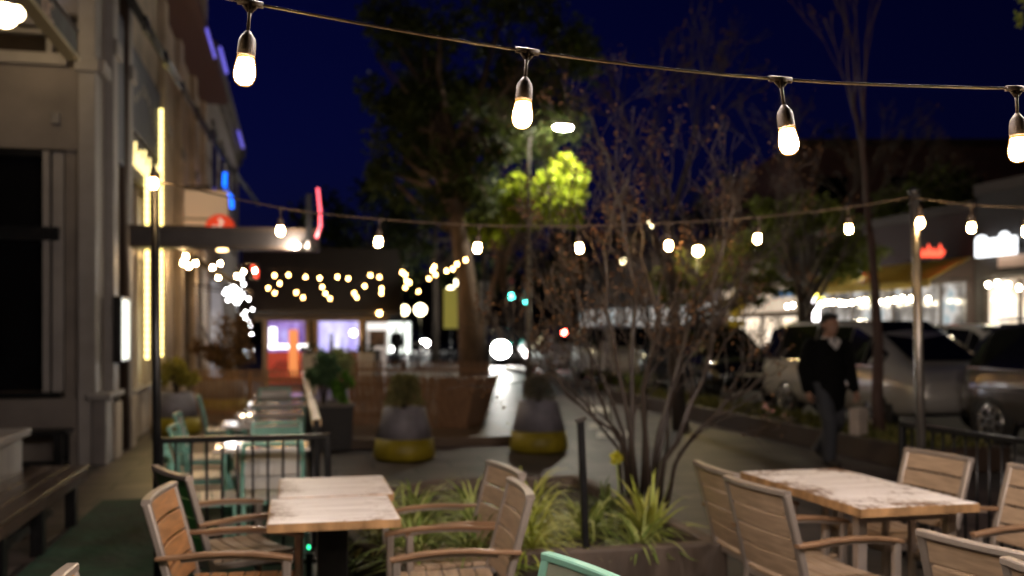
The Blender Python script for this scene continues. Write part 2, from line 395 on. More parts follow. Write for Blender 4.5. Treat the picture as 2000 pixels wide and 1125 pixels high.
pt = pedestal_table('worn white square table with black pedestal, nearer half of the left pair', .575, .64, 'worn white tables pushed together')
put(pt, .175, 4.69, 0)
dup(pt, (.21, 5.37, .004), 0, 'worn white square table pushed against the far side of its twin')
t = thing('dining_table', 'long worn white table on grey metal legs at the right between the armchairs', 'table', (2.935, 4.76, .004), .01)
m = MB()
for k in range(4): m.bb(-.32 + k*.16 + .001, -.32 + (k+1)*.16 - .001, -.62, .62, .722, .752)
m.build('tabletop', worn_top('worn_white_boards', (3.4,.8,2)), t, bevel=.003)
m = MB()
for k in range(2): m.bb(-.325, .325, (-.626, .6205)[k], (-.6205, .626)[k], .708, .7495); m.bb((-.326, .3205)[k], (-.3205, .326)[k], -.62, .62, .708, .7495)
m.build('edge_band', EDGEW, t)
for sx in (-1, 1):
    for sy in (-1, 1): MB().bb(sx*.25-.025, sx*.25+.025, sy*.5-.025, sy*.5+.025, 0, .719).build('leg', TAUPE, t, bevel=.004)
MB().bb(-.27, .27, -.52, -.48, .66, .718).build('apron', TAUPE, t); MB().bb(-.27, .27, .48, .52, .66, .718).build('apron', TAUPE, t)

# ------------------------------------------------------------------ terrace beyond the railing: mint chairs and pale tables
def side_chair(label, back=None, group='mint side chairs on the railed terrace'):
    t = thing('side_chair', label, 'chair', group=group)
    m = MB()
    for sx in (-1, 1): m.bar([(sx*.2,-.19,.43), (sx*.2,-.21,.6), (sx*.19,-.27,.83)], .03, .03, (1,0,0))
    m.bar([(x, -.275-.02*(1-(x/.2)**2), .832) for x in (-.2,-.1,0,.1,.2)], .03, .026)
    m.build('back_frame', MINT, t)
    m = MB()
    for k in range(3):
        z = .565 + k*.095; y = -.205 - .065*(z-.55)/.28
        m.sweep([(x, y-.02*(1-(x/.19)**2), z) for x in (-.185,-.09,0,.09,.185)], [(-.007,-.045),(.007,-.045),(.007,.045),(-.007,.045)])
    m.build('backrest', back or WSLAT, t)
    m = MB()
    for k in range(5): m.bar([(-.2, -.17+k*.085, .445), (.2, -.17+k*.085, .445)], .078, .016)
    m.build('seat', WSLAT, t)
    m = MB().bar([(-.2,-.19,.42),(.2,-.19,.42)],.028,.03).bar([(-.2,.19,.42),(.2,.19,.42)],.028,.03).bar([(-.2,-.19,.42),(-.2,.19,.42)],.028,.03).bar([(.2,-.19,.42),(.2,.19,.42)],.028,.03)
    m.build('seat_frame', MINT, t)
    for sx in (-1, 1):
        for sy in (-1, 1): MB().bar([(sx*.2, sy*.2, 0), (sx*.19, sy*.185, .42)], .03, .03, (0,1,0)).build('leg', MINT, t)
    return t
sc = side_chair('mint framed chair with pale slatted back turned to us, behind the railing'); put(sc, -.15, 7.04, .03)
sm = side_chair('mint chair seen side-on just left of the table behind the railing', MINT); put(sm, -.60, 7.02, HD+.1)
for (x, y, rz, lb, src) in (
        (-.66, 8.08, HD-.05, 'second mint chair along the left of the terrace tables', sm),
        (-.13, 7.95, PI+.04, 'mint chair facing us across the first terrace table', sm),
        (-.76, 9.25, HD, 'third mint chair along the left of the terrace tables', sc),
        (-.80, 11.75, HD+.08, 'pale chair with tall back at the far left end of terrace tables', sc),
        (-.25, 12.75, PI, 'chair behind the farthest terrace table, backed to the slat fence', sc)):
    dup(src, (x, y, .004), rz, lb)
def pale_table(label):
    t = thing('terrace_table', label, 'table', group='pale tables in a row on the terrace')
    MB().bb(-.35, .33, -.29, .29, .722, .75).build('tabletop', GLOSSTOP, t, bevel=.006)
    for sx in (-1, 1):
        for sy in (-1, 1): MB().bb(sx*.27-.018, sx*.27+.018, sy*.23-.018, sy*.23+.018, 0, .721).build('leg', MINT, t, bevel=.003)
    return t
pl = pale_table('pale glossy table right behind the black railing'); put(pl, -.22, 7.46, 0)
for (x, y, lb) in ((-.30, 9.2, 'second pale table of the terrace row'), (-.23, 10.35, 'middle pale table of the terrace row behind two bright reflections'), (-.17, 11.6, 'pale table second from the far end of the terrace row'), (-.17, 13.1, 'farthest pale table of the terrace row, by the slat fence')):
    dup(pl, (x, y, .004), 0, lb)
# votive glasses on the second table
for i, (x, y) in enumerate(((-.46, 9.12), (-.40, 9.17))):
    k = thing('candle_glass', ('lit candle glass on second terrace table, left one of two', 'lit candle glass on second terrace table, right one of two')[i], 'candle', (x, y, .757))
    MB().lathe([(.03,0),(.034,.07),(.031,.07),(.027,.006)], n=14).build('glass', M('frosted_glass', (.7,.66,.6), .3, var=.05, scale=5, bump=0), k)
    MB().lathe([(.001,.03),(.006,.045),(.001,.075)], n=8).build('flame', E('flame', (1,.72,.35), 400), k)

# ------------------------------------------------------------------ railings, poles
def railing(label, p0, p1, h, n, rail=BLACK, post_r=.022, name='metal_railing', top_w=.035, foot=.1, topz=None):
    p0, p1 = V(p0), V(p1); d = (p1-p0); L = d.length; rz = math.atan2(d.y, d.x)
    t = thing(name, label, 'railing', (p0.x, p0.y, .004), rz)
    MB().bar([(0,0,h), (L,0,h)], top_w*1.4, top_w).build('top_rail', rail, t)
    MB().bar([(0,0,foot), (L,0,foot)], .03, .03).build('bottom_rail', BLACK, t)
    for k in range(1, n):
        MB().tube([(L*k/n,0,foot), (L*k/n,0,h-.01)], .0085, 8).build('baluster', BLACK, t)
    for x in (0, L): MB().bar([(x,0,0), (x,0,h+.02)], post_r*2, post_r*2, (0,1,0)).build('post', BLACK, t)
    return t
FP0 = px(312, 645, 6.1); FP1 = px(640, 645, 6.34)
railing('low black railing between the left table and the mint chairs', FP0, FP1, .905, 11)
railing('terrace railing with honey coloured top running away beside the pale tables', (.16, 7.3, 0), (.15, 15.9, 0), .915, 34, RAILW, .022, 'terrace_railing', .05)
railing('black metal fence of thin upright bars behind the right table', (4.20, 6.12, 0), (4.36, 3.0, 0), .93, 30, name='metal_fence')
def pole(label, x, y, z, r, lean=(0,0), mat=BLACK, capm=None):
    t = thing('light_pole', label, 'pole', (x, y, .004))
    MB().tube([(0,0,0), (lean[0]*.5, lean[1]*.5, z*.5), (lean[0], lean[1], z)], r, 12).build('shaft', mat, t)
    MB().lathe([(r*2.4,0),(r*2.4,.012),(r*1.2,.02)], n=14).build('foot_plate', BLACK, t)
    MB().tube([(lean[0],lean[1],z-.06),(lean[0]+.05,lean[1]-.05,z-.05)], .008, 6).lathe([(r*1.25,z-.01),(r*1.25,z+.02),(r*.4,z+.035)], (lean[0],lean[1],0), n=12).build('hook_cap', BLACK, t)
    return t
LP = px(309, 645, 6.05)
pole('thin dark pole at the end of low railing, holding up the string lights', LP.x, LP.y, 2.55, .026, (-.02, 0))
RP = px(1806, 645, 6.55)
pole('grey pole by the black fence where two string lights meet', RP.x, RP.y, 2.52, .03, (-.08, 0), STEEL)
# short stake at planter front
sp = gr(1155, 1075, .45)
t = thing('garden_stake', 'short black post standing at the front edge of the planting bed', 'post', (sp.x, sp.y+.08, .3))
MB().bar([(0,0,0), (-.035,0,.82)], .036, .036, (0,1,0)).build('shaft', BLACK, t)
MB().bar([(-.06,0,.82), (-.01,0,.835)], .05, .02).build('clamp', STEEL, t)
# little green floor lamp
g = px(603, 1070, 5.95)
t = thing('accent_lamp', 'small green glowing lamp near the floor behind the left table', 'lamp', (g.x, g.y, .004))
MB().lathe([(.05,0),(.05,.02),(.016,.03),(.016,g.z-.05),(.035,g.z-.04)], n=14).build('stand', BLACK, t)
MB().ball((0,0,g.z), (.010,.010,.014), 12, 8).build('lamp_globe', E('green_glow', (.03,.75,.3), GREEN_L), t)

t2 = MB().bb(-1.75, .12, 3.2, 9.7, .005, .016).build('turf_mat', M('green_turf', (.014,.055,.03), .85, var=.6, scale=3, bump=.6)); tag(t2, 'green turf mat laid under the mint chairs and the thin pole', 'mat')
# ------------------------------------------------------------------ near planting bed
t = thing('planting_bed', 'low concrete planting bed full of strappy plants between the tables', 'planter', (1.3, 6.1, .004))
def ring(o, zz):    # outline of the bed, rounded at its left end
    a = [(-1.0+o*.5, .2), (-1.02+o, -.35), (-.98+o, -.75), (-.82+o*.8, -1.03+o), (-.55, -1.16+o), (.2, -1.2+o), (1.0-o, -1.2+o), (.98-o, 0), (.95-o, 1.4-o), (-.2, 1.45-o), (-.8+o, 1.0)]
    return [(x, y, zz) for x, y in a]
o0, o1, i1, i0 = ring(0, 0), ring(0, .44), ring(.10, .44), ring(.10, .36)
n = len(o0); fs = []
for k in range(n):
    k2 = (k+1) % n
    fs += [(k, k2, n+k2, n+k), (n+k, n+k2, 2*n+k2, 2*n+k), (2*n+k, 2*n+k2, 3*n+k2, 3*n+k)]
MB().add(o0+o1+i1+i0, fs).build('wall', M('planter_concrete', (.085,.062,.046), .7, var=.45, scale=3, bump=.4, stretch=(2,2,.6)), t, bevel=.012, fix=True)
MB().add(i0, [tuple(range(n))]).build('soil', SOIL, t)
GR1 = leafmat('strap_leaf', (.12,.19,.035), (.40,.44,.15), .4)
GR2 = leafmat('yellow_strap_leaf', (.28,.34,.04), (.56,.56,.17), .4)
def strappy(name, label, loc, nb, L, W, droop, mat, seed, group='strappy plants in the bed', cat='plant', stiff=False):
    rg = random.Random(seed); m = MB()
    t = thing(name, label, cat, loc, 0, group)
    for i in range(nb):
        a = rg.uniform(0, 2*PI); el = rg.uniform(.1, 1.25) if not stiff else rg.uniform(.1, 1.4)
        l = L * rg.uniform(.6, 1.1); w_ = W * rg.uniform(.7, 1.2)
        d = V((math.cos(a)*math.cos(el), math.sin(a)*math.cos(el), math.sin(el))); p = V((rg.uniform(-.04,.04), rg.uniform(-.04,.04), 0)); sd = V((-math.sin(a), math.cos(a), 0))
        vs = []; ns = 6
        for k in range(ns+1):
            f_ = k/ns; ww = w_ * (1 - f_**2.2) * (.55 + .9*f_ if f_ < .5 else 1) * .5 + .0006
            up = sd.cross(d).normalized() if d.length else V((0,0,1))
            vs += [p - sd*ww, p + sd*ww]
            if k < ns:
                d = (d + V((0,0,-1)) * droop * (f_+.1) * rg.uniform(.8, 1.2)).normalized(); p = p + d*l/ns
                if p.z < .01: p.z = .01
        m.add(vs, [(2*k, 2*k+1, 2*k+3, 2*k+2) for k in range(ns)], True)
    m.build('leaves', mat, t); MB().lathe([(.05,0),(.04,.04),(.01,.06)], n=8).build('root_crown', DBARK, t)
    return t
big = gr(1272, 1035, .40)
strappy('rosette_plant', 'large spiky yellow-green rosette at the front of the planting bed', (big.x, big.y+.05, .37), 64, .40, .034, .20, GR2, 5, None, stiff=True)
OLDLEAF = leafmat('brown_strap', (.12,.09,.03), (.22,.2,.06), .5); DKSTRAP = leafmat('dark_strap', (.03,.05,.015), (.10,.13,.03), .5)
for i, (u, v, lb, L, nb, mt) in enumerate((
    (.62, 5.12, 'arching grassy clump right beside the nearer pale chair back', .52, 95, GR1),
    (.92, 5.02, 'broad arching clump left of the black stake at the bed front', .50, 100, GR1),
    (1.22, 5.10, 'clump around the foot of the black stake', .46, 90, GR2),
    (1.86, 5.10, 'arching clump at the front right of the bed beyond the rosette', .40, 60, GR1),
    (.66, 5.55, 'clump behind the backs of the two pale chairs', .52, 90, GR1),
    (1.02, 5.55, 'pale arching clump in the middle of the bed', .54, 100, GR1),
    (1.36, 5.62, 'clump behind the spiky rosette', .52, 90, GR2),
    (1.72, 5.60, 'clump to the right of the middle of the bed', .46, 70, GR1),
    (1.12, 6.15, 'clump by the left foot of the bare shrub', .50, 80, GR1),
    (1.50, 6.2, 'tall upright clump right in front of the bare shrub stems', .56, 70, GR2),
    (1.95, 6.0, 'dark leafy clump at the right rim of the bed', .42, 80, DKSTRAP),
    (.78, 6.3, 'clump at the back left of the bed', .46, 70, GR1),
    (.52, 6.0, 'low green clump seen through the arms of the pale chairs', .40, 70, GR1),
    (.46, 5.45, 'small brownish clump at the rounded left end of the bed', .36, 70, OLDLEAF))):
    strappy('strappy_clump', lb, (u, v, .37), int(nb*1.5), L*.95, .020, .55, mt, 20+i)
fl = gr(1465, 925, .45)
t = thing('yellow_flower', 'single yellow bloom poking up beside the end of right table', 'flower', (2.16, 6.35, .36))
MB().tube([(0,0,0), (.01,0,.18), (.0,.02,.36)], .006, 6).build('stem', GR1, t)
m = MB(); rg = random.Random(2)
for i in range(40): m.leaf(V((0,.02,.36)), (rvec(rg)+V((0,0,.4))).normalized(), rvec(rg), .055, .03)
m.build('petals', leafmat('yellow_petal', (.5,.48,.03), (.6,.55,.06)), t)
# ------------------------------------------------------------------ trees and shrubs
def branch(m, p, d, L, r, rg, lv, tips, bend=.25, fork=(2, 3), up=.15, minr=.004, sides=7, spread=.6, shrink=.72):
    pts = [p.copy()]; rr = [r]; ns = 4; d = d.normalized()
    for i in range(ns):
        d = (d + rvec(rg)*bend*.5 + V((0,0,up*.3))).normalized(); p = p + d*L/ns
        pts.append(p.copy()); rr.append(max(minr, r*(1 - .45*(i+1)/ns)))
    m[min(lv, len(m)-1)].tube(pts, rr, sides if r > .02 else 4)
    if lv >= len(m)*9: return
    return pts, rr, d
def grow(mbs, p, d, L, r, rg, lv, maxlv, tips, **k):
    pts, rr, d2 = branch(mbs, p, d, L, r, rg, lv, tips, **k)
    if lv >= maxlv:
        tips.append((pts[-1], d2)); tips.append((pts[2], d2)); return
    n = rg.choice(k.get('fork', (2, 3)))
    for i in range(n):
        a = rg.uniform(.6, 1.0) * k.get('spread', .6); ax = rvec(rg).cross(d2)
        if ax.length < .1: ax = V((1,0,0))
        nd = Quaternion(ax.normalized(), a if i else a*.5) @ d2
        s = pts[-1] if i < 2 else pts[3]
        grow(mbs, s, nd, L*k.get('shrink', .72)*rg.uniform(.8, 1.15), rr[-1]*rg.uniform(.7, .9), rg, lv+1, maxlv, tips, **k)
def leaves_at(m, tips, rg, per, size, rad, hang=0.0):
    for p, d in tips:
        for i in range(per):
            q = p + rvec(rg)*rad*(rg.random()**.6)
            m.leaf(q, (rvec(rg)+V((0,0,-hang))).normalized(), rvec(rg), size*rg.uniform(.6, 1.3), size*.55)
def tree(name, label, loc, h, r, maxlv, seed, leafm=None, per=0, size=.1, rad=.4, bark=BARK, group=None, d0=(0,0,1), spread=.6, fork=(2,3), shrink=.72, L0=None, cat='tree', up=.15, bend=.25, minr=.004):
    rg = random.Random(seed); t = thing(name, label, cat, loc, 0, group)
    mbs = [MB(), MB()]; tips = []
    grow(mbs, V((0,0,-.02)), V(d0), L0 or h*.34, r, rg, 0, maxlv, tips, spread=spread, fork=fork, shrink=shrink, up=up, bend=bend, minr=minr)
    mbs[0].build('trunk', bark, t); mbs[1].build('branches', bark, t)
    if leafm:
        m = MB(); leaves_at(m, tips, rg, per, size, rad, .2); m.build('crown', leafm, t)
    return t, tips
def crown_cloud(m, c, rad, n, size, rg, clumps=14, hollow=.55):
    cs = []
    for i in range(clumps):
        q = rvec(rg)*(hollow + (1-hollow)*rg.random()); cs.append((V((c[0]+q.x*rad[0], c[1]+q.y*rad[1], c[2]+q.z*rad[2])), rg.uniform(.22, .42)))
    for i in range(n):
        cc, k = rg.choice(cs); q = rvec(rg)*(rg.random()**.5)*k
        p = cc + V((q.x*rad[0], q.y*rad[1], q.z*rad[2]))
        m.leaf(p, (rvec(rg)+V((0,0,-.3))).normalized(), rvec(rg), size*rg.uniform(.6, 1.4), size*.6)
def crown_tree(name, label, base, trunk, crowns, leafm, n, size, seed, bark=DBARK, group=None, clumps=16):
    # trunk: radius; crowns: list of (centre, radii) in world space
    rg = random.Random(seed); t = thing(name, label, 'tree', base, 0, group); b = V(base)
    m = MB(); mb = MB(); top = V((0,0,0))
    cz = max(c.z for c, _ in crowns) - b.z; c0 = crowns[0][0] - b
    hh = c0.z
    m.tube([V((0,0,0)), V((c0.x*.1+.03, c0.y*.1, hh*.35)), V((c0.x*.35-.02, c0.y*.35, hh*.7)), V((c0.x*.8, c0.y*.8, hh*1.0))], [trunk*1.25, trunk, trunk*.85, trunk*.5], 10)
    for c, rd in crowns:
        for i in range(7):
            q = rvec(rg); q.z = abs(q.z)*.6
            e = c - b + V((q.x*rd[0]*.8, q.y*rd[1]*.8, q.z*rd[2]*.8)); s = V((c0.x*.35, c0.y*.35, hh*rg.uniform(.5, .85)))
            mid = (s+e)/2 + rvec(rg)*.15*rd[2]
            mb.tube([s, mid, e], [trunk*.45, trunk*.28, trunk*.08], 6)
    m.build('trunk', bark, t); mb.build('branches', bark, t)
    m = MB(); tot = sum(r[0]*r[2] for _, r in crowns)
    for c, rd in crowns: crown_cloud(m, c-b, rd, int(n*rd[0]*rd[2]/tot), size, rg, clumps)
    m.build('crown', leafm, t)
    return t
DKLEAF = leafmat('dark_leaf', (.022,.034,.01), (.06,.08,.022))
MIDLEAF = leafmat('olive_leaf', (.07,.10,.014), (.18,.20,.035))
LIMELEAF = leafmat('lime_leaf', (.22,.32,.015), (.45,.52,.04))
RUST = leafmat('dry_leaf', (.06,.03,.015), (.15,.08,.035))
PINK = leafmat('pinkish_leaf', (.14,.06,.05), (.34,.2,.18), .3)

# the bare many-stemmed shrub-tree rising from the bed
t = thing('multi_stem_tree', 'bare many-stemmed small tree with dry seed heads rising from the planting bed', 'tree', px(1255, 935, 6.9).xy.to_3d() + V((0,0,.34)))
B0 = V(t.location); rg = random.Random(42); stems = MB(); twigs = MB(); tips = []
STEMS = [
 ([(1225,930),(1212,870),(1180,790),(1150,700),(1128,570),(1085,480)], 6.8, -.3, .020),
 ([(1240,935),(1233,800),(1240,650),(1232,520),(1196,350),(1165,250),(1138,205)], 6.9, .1, .032),
 ([(1268,925),(1302,800),(1332,670),(1372,570),(1335,515),(1322,470)], 7.0, .3, .026),
 ([(1285,930),(1338,825),(1385,700),(1392,570),(1428,430),(1432,380)], 6.9, -.1, .028),
 ([(1305,925),(1350,850),(1405,800),(1460,755),(1500,730)], 6.8, -.3, .018),
 ([(1300,905),(1380,830),(1450,790),(1490,770)], 7.1, .2, .013),
 ([(1252,925),(1270,730),(1292,570),(1302,440),(1312,350)], 7.1, .3, .028),
 ([(1222,900),(1160,815),(1100,745),(1062,700)], 6.8, -.2, .016),
 ([(1230,890),(1175,730),(1120,640),(1060,560),(1040,480),(1010,400)], 7.1, .4, .020),
 ([(1262,920),(1255,760),(1290,640),(1255,500),(1250,400)], 6.7, -.4, .024),
 ([(1292,915),(1325,740),(1420,600),(1470,520),(1530,470),(1575,420)], 7.2, .4, .020),
 ([(1275,920),(1310,770),(1345,620),(1400,500),(1450,430)], 7.0, .5, .022),
 ([(1232,915),(1190,840),(1120,780),(1080,735),(1040,730)], 6.7, -.4, .014),
 ([(1246,925),(1205,700),(1180,560),(1190,440),(1230,330)], 6.6, -.2, .020),
]
for pl_, Y0, dY, r0 in STEMS:
    n = len(pl_); P = [px(x, y, Y0 + dY*i/(n-1)) - B0 for i, (x, y) in enumerate(pl_)]
    Q = []
    for i in range(n-1):
        for k in range(3):
            f_ = k/3; a = P[max(i-1,0)]; b = P[i]; c = P[i+1]; d = P[min(i+2,n-1)]
            Q.append(.5*((2*b) + (c-a)*f_ + (2*a-5*b+4*c-d)*f_**2 + (3*b-a-3*c+d)*f_**3) + rvec(rg)*.02)
    Q.append(P[-1]); Q[0].z = min(Q[0].z, 0)
    m_ = len(Q); rad = [r0*.72*(1-.78*i/(m_-1)) + .0022 for i in range(m_)]
    stems.tube(Q, rad, 8)
    for i in range(3, m_):
        sc_ = Q[i]+B0-CAM; sx_ = 1000 + F*sc_.dot(RV)/sc_.dot(DV); sy_ = HY - F*sc_.z/sc_.dot(DV)
        if (sx_ > 1430 and sy_ > 600) or (sx_ < 1060 and 620 < sy_ < 715): continue
        for _ in range(3 if i > m_*.35 else 2):
            if rg.random() < (.52 if sy_ > 430 else .18):
                tan = (Q[i]-Q[i-1]).normalized(); ax = rvec(rg).cross(tan)
                nd = Quaternion(ax.normalized(), rg.uniform(.35, .95)) @ tan
                if i > m_*.3: nd = (nd + V((0,0,.25))).normalized()
                grow([stems, twigs], Q[i], nd, rg.uniform(.16, .38), rad[i]*.5, rg, 1, rg.choice((3,3,4)), tips, bend=.35, spread=.75, up=.25, minr=.0022, fork=(2,2,3), shrink=.75)
    tips.append((Q[-1], V((0,0,1))))
def off_lamp(p):      # keep the view of the far headlight open, as in the photo
    q = p + B0 - CAM; x_ = 1000 + F*q.dot(RV)/q.dot(DV); y_ = HY - F*q.z/q.dot(DV)
    return not (x_ < 1040 and 615 < y_ < 725)
tips = [k for k in tips if off_lamp(k[0])]
stems.build('trunk', TWIG, t); twigs.build('twigs', TWIG, t)
m = MB()
for p, d in tips:
    if rg.random() < .16:
        k = rg.randint(3, 10)
        for i in range(k):
            q = p + V((rg.gauss(0,.028), rg.gauss(0,.028), rg.gauss(.0,.05))); m.leaf(q, rvec(rg), rvec(rg), rg.uniform(.02,.045), .02)
m.build('seed_heads', RUST, t)
m = MB(); mp = MB()
for p, d in tips:
    wz = (p+B0).z
    if .9 < wz < 1.4 and rg.random() < .05:
        for i in range(rg.randint(1, 4)):
            m.leaf(p + rvec(rg)*.06, rvec(rg), rvec(rg), rg.uniform(.03,.06), .028)
    if wz < 2.2 and rg.random() < .12: mp.ball(p + rvec(rg)*.02, rg.uniform(.006,.011), 8, 5)
m.build('pinkish_leaves', PINK, t)

# street trees behind
def P3(x, y, Y): return px(x, y, Y)
def base(x, Y): p = px(x, 645, Y); return (p.x, p.y, 0)
def ell(x, y, Y, wx, hy, dpt=None): k = Y/F; return (px(x, y, Y), (wx*k, dpt or wx*k*.8, hy*k))
crown_tree('evergreen_tree', 'huge dark evergreen tree with thick pale trunk left of the streetlight', base(921, 24), .24,
  [ell(800,150,25,120,150), ell(960,90,25,170,130), ell(880,260,24,140,110), ell(790,330,25,70,90), ell(1060,170,26,110,150), ell(900,400,24,90,70)], leafmat('evergreen_leaf', (.028,.042,.011), (.085,.11,.026)), 15000, .19, 1, BARK, clumps=20)
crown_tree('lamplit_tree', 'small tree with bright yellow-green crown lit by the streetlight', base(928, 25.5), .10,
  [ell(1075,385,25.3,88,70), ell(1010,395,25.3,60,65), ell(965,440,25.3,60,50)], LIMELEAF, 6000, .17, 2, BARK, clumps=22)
crown_tree('bushy_tree', 'olive leafed street tree behind the bare shrub, glowing by a bulb', base(1375, 22), .10, [ell(1330,540,22,60,60), ell(1440,520,22.5,80,60), ell(1500,560,22.5,55,35)], MIDLEAF, 4500, .13, 3)
crown_tree('dark_street_tree', 'dark trunked street tree left of the walking man', base(1572, 25), .14, [ell(1590,460,25.5,95,80), ell(1520,440,26,70,60), ell(1660,500,26,70,50)], MIDLEAF, 4500, .15, 4)
crown_tree('far_shop_tree', 'dark leafy tree over the yellow shop awning', base(1800, 33), .14, [ell(1800,430,33,110,90), ell(1720,470,32,80,50), ell(1880,400,34,80,80)], MIDLEAF, 4500, .2, 5)
tt, tips = tree('bare_street_tree', 'slender bare street tree with straight trunk between man and grey pole', base(1722, 12.6), 6.2, .085, 5, 77, RUST, 1, .05, .12, bark=M('reddish_bark', (.075,.04,.03), .7, var=.35, scale=7, stretch=(1,1,.3), bump=.4), spread=.42, fork=(2,2,3), L0=2.9, shrink=.62, up=.3, minr=.006)
tt, tips = tree('tall_bare_tree', 'tall bare spreading tree rising behind the shrub against the night sky', base(1330, 15.5), 7.5, .14, 6, 9, RUST, 1, .07, .2, bark=DBARK, spread=.6, fork=(2,2,3), L0=2.2, shrink=.74, up=.12, minr=.007)
dup(tt, base(1560, 20.5), 2.2, 'bare spreading tree farther off behind the dark trunked street tree')
tr = thing('leafy_branch_tree', 'leafy street tree of which one lit twig dips into the top right corner', 'tree', base(2190, 7.5))
b_ = V(tr.location); rg = random.Random(8)
MB().tube([(0,0,0),(.05,0,1.6),(0,.05,3.4),(-.1,0,4.6)], [.1,.085,.07,.03], 9).build('trunk', DBARK, tr)
m = MB(); c1 = px(2075, -70, 7.4)-b_; c2 = px(1996, 12, 7.4)-b_
m.tube([(0,.05,3.4), c1*.6+V((0,0,1.5)), c1, c2], [.04,.025,.014,.005], 6); m.build('branches', DBARK, tr)
m = MB(); crown_cloud(m, c1, (.33,.3,.26), 420, .07, rg, 8); crown_cloud(m, c2, (.05,.06,.15), 70, .06, rg, 5); crown_cloud(m, V((-.1,0,4.9)), (.8,.8,.6), 900, .09, rg, 12); m.build('crown', MIDLEAF, tr)

# ------------------------------------------------------------------ tubs and their shrubs
def tub(label, x, y, rb, rt, h, cat='planter'):
    p = gr(x, y); t = thing('tapered_tub', label, cat, (p.x, p.y, .008), 0, 'tapered tubs with a painted band')
    hb = h*.42; rm = rb*.985; rmid = rb + (rt-rb)*.28
    MB().lathe([(rm*.9,0),(rb,.04),(rm,hb*.5),(rmid*1.01,hb)], n=28).build('painted_band', OLIVE, t)
    MB().lathe([(rmid,hb+.001),(rb+(rt-rb)*.75,h*.78),(rt,h),(rt*.93,h+.01),(rt*.9,h-.04)], n=28).build('shell', MAUVE, t)
    MB().lathe([(rt*.88,h-.06),(rt*.5,h-.03),(.01,h-.02)], n=16).build('soil', SOIL, t)
    return t, V((p.x, p.y, h))
def shrub(name, label, top, rad, h, mat, n, size, seed, clumps=10, thin=False, lift=0.0):
    rg = random.Random(seed); t = thing(name, label, 'shrub', (top.x, top.y, top.z-.03))
    m = MB()
    for i in range(9):
        q = rvec(rg); m.tube([(0,0,0), (q.x*rad*.3, q.y*rad*.3, h*.4), (q.x*rad*.7, q.y*rad*.7, h*(.7+.25*abs(q.z)))], [.012,.009,.004], 5)
    m.build('stems', DBARK, t); m = MB()
    if thin:
        for i in range(n):
            a = rg.uniform(0, 2*PI); rr = rad*rg.random()**.5; z0 = rg.uniform(.05, h); k = 1 - .45*z0/h
            m.leaf(V((rr*k*math.cos(a), rr*k*math.sin(a), z0)), (rvec(rg)*.6+V((0,0,.8))).normalized(), rvec(rg), size*rg.uniform(.6,1.4), size*.35)
    else: crown_cloud(m, (0,0,h*.55+lift), (rad, rad, h*.5), n, size, rg, clumps, .3)
    m.build('foliage', mat, t); return t
HEATH = leafmat('heath_leaf', (.12,.13,.045), (.32,.28,.12)); BROWNL = leafmat('bronze_leaf', (.10,.055,.025), (.24,.15,.07)); YGL = leafmat('yellow_green_leaf', (.2,.18,.03), (.45,.38,.07)); JUN = leafmat('juniper_leaf', (.05,.11,.055), (.15,.25,.11)); BRIGHTG = leafmat('bright_green_leaf', (.07,.2,.02), (.2,.42,.06)); PALEG = leafmat('pale_olive_leaf', (.2,.24,.09), (.46,.48,.24))
_, tp = tub('mauve tub with olive band standing alone before the curved slat fence', 790, 897, .385, .265, .63)
shrub('heath_shrub', 'wiry heath-like shrub in the middle tub', tp, .27, .42, HEATH, 1500, .06, 51, thin=True)
_, tp = tub('mauve tub with olive band half hidden behind bare shrub twigs', 1052, 882, .385, .26, .66)
shrub('heath_shrub', 'sparse grey shrub in the tub behind the bare twigs', tp, .25, .36, leafmat('greyish_leaf', (.08,.075,.05), (.2,.18,.13)), 900, .055, 52, thin=True)
_, tp = tub('mauve tub with olive band against the building behind the thin pole', 345, 848, .37, .25, .63)
shrub('golden_shrub', 'yellow-green bushy shrub in the tub by the building', tp, .36, .68, YGL, 1700, .075, 53)
_, tp = tub('wide mauve tub with olive band seen through the straight slat fence', 437, 806, .50, .36, .66)
shrub('bronze_shrub', 'tall bronze leaved shrub standing before the bright white shop glow', tp, .62, 1.45, BROWNL, 1500, .10, 54, 14)
sq = gr(650, 878)
t = thing('square_planter', 'square black planter at the end of the curved slat fence', 'planter', (sq.x, sq.y, .008), .1)
MB().prism([(-.21,0),(.21,0),(.25,.58),(-.25,.58)], (0,-.23,0), (1,0,0), (0,0,1), (0,1,0), .46).build('shell', DARKP, t, bevel=.01, fix=True)
MB().bb(-.26,.26,-.25,-.2,.58,.62).bb(-.26,.26,.2,.25,.58,.62).bb(-.26,-.21,-.2,.2,.58,.62).bb(.21,.26,-.2,.2,.58,.62).build('rim', M('worn_rim', (.2,.17,.14), .5), t, bevel=.006)
MB().bb(-.2,.2,-.19,.19,.56,.59).build('soil', SOIL, t)
top = V((sq.x-.02, sq.y, .6))
shrub('juniper_shrub', 'dark blue-green conifer shrub in the square black planter', top + V((-.1,.02,0)), .24, .85, JUN, 2400, .07, 55, 14)
shrub('green_shrub', 'bright green ball of foliage at the front of square planter', top + V((.14,-.1,.05)), .15, .42, BRIGHTG, 1100, .05, 56, 10)
shrub('pale_shrub', 'tall pale olive shrub rising behind the juniper', V((sq.x+.05, sq.y+.75, .6)), .3, 1.05, PALEG, 1500, .075, 57, 12)
pb = thing('shrub_box', 'low dark box behind square planter holding the pale olive shrub', 'planter', (sq.x+.05, sq.y+.75, .008))
MB().bb(-.2,.2,-.2,.2,0,.6).build('shell', DARKP, pb, bevel=.01)

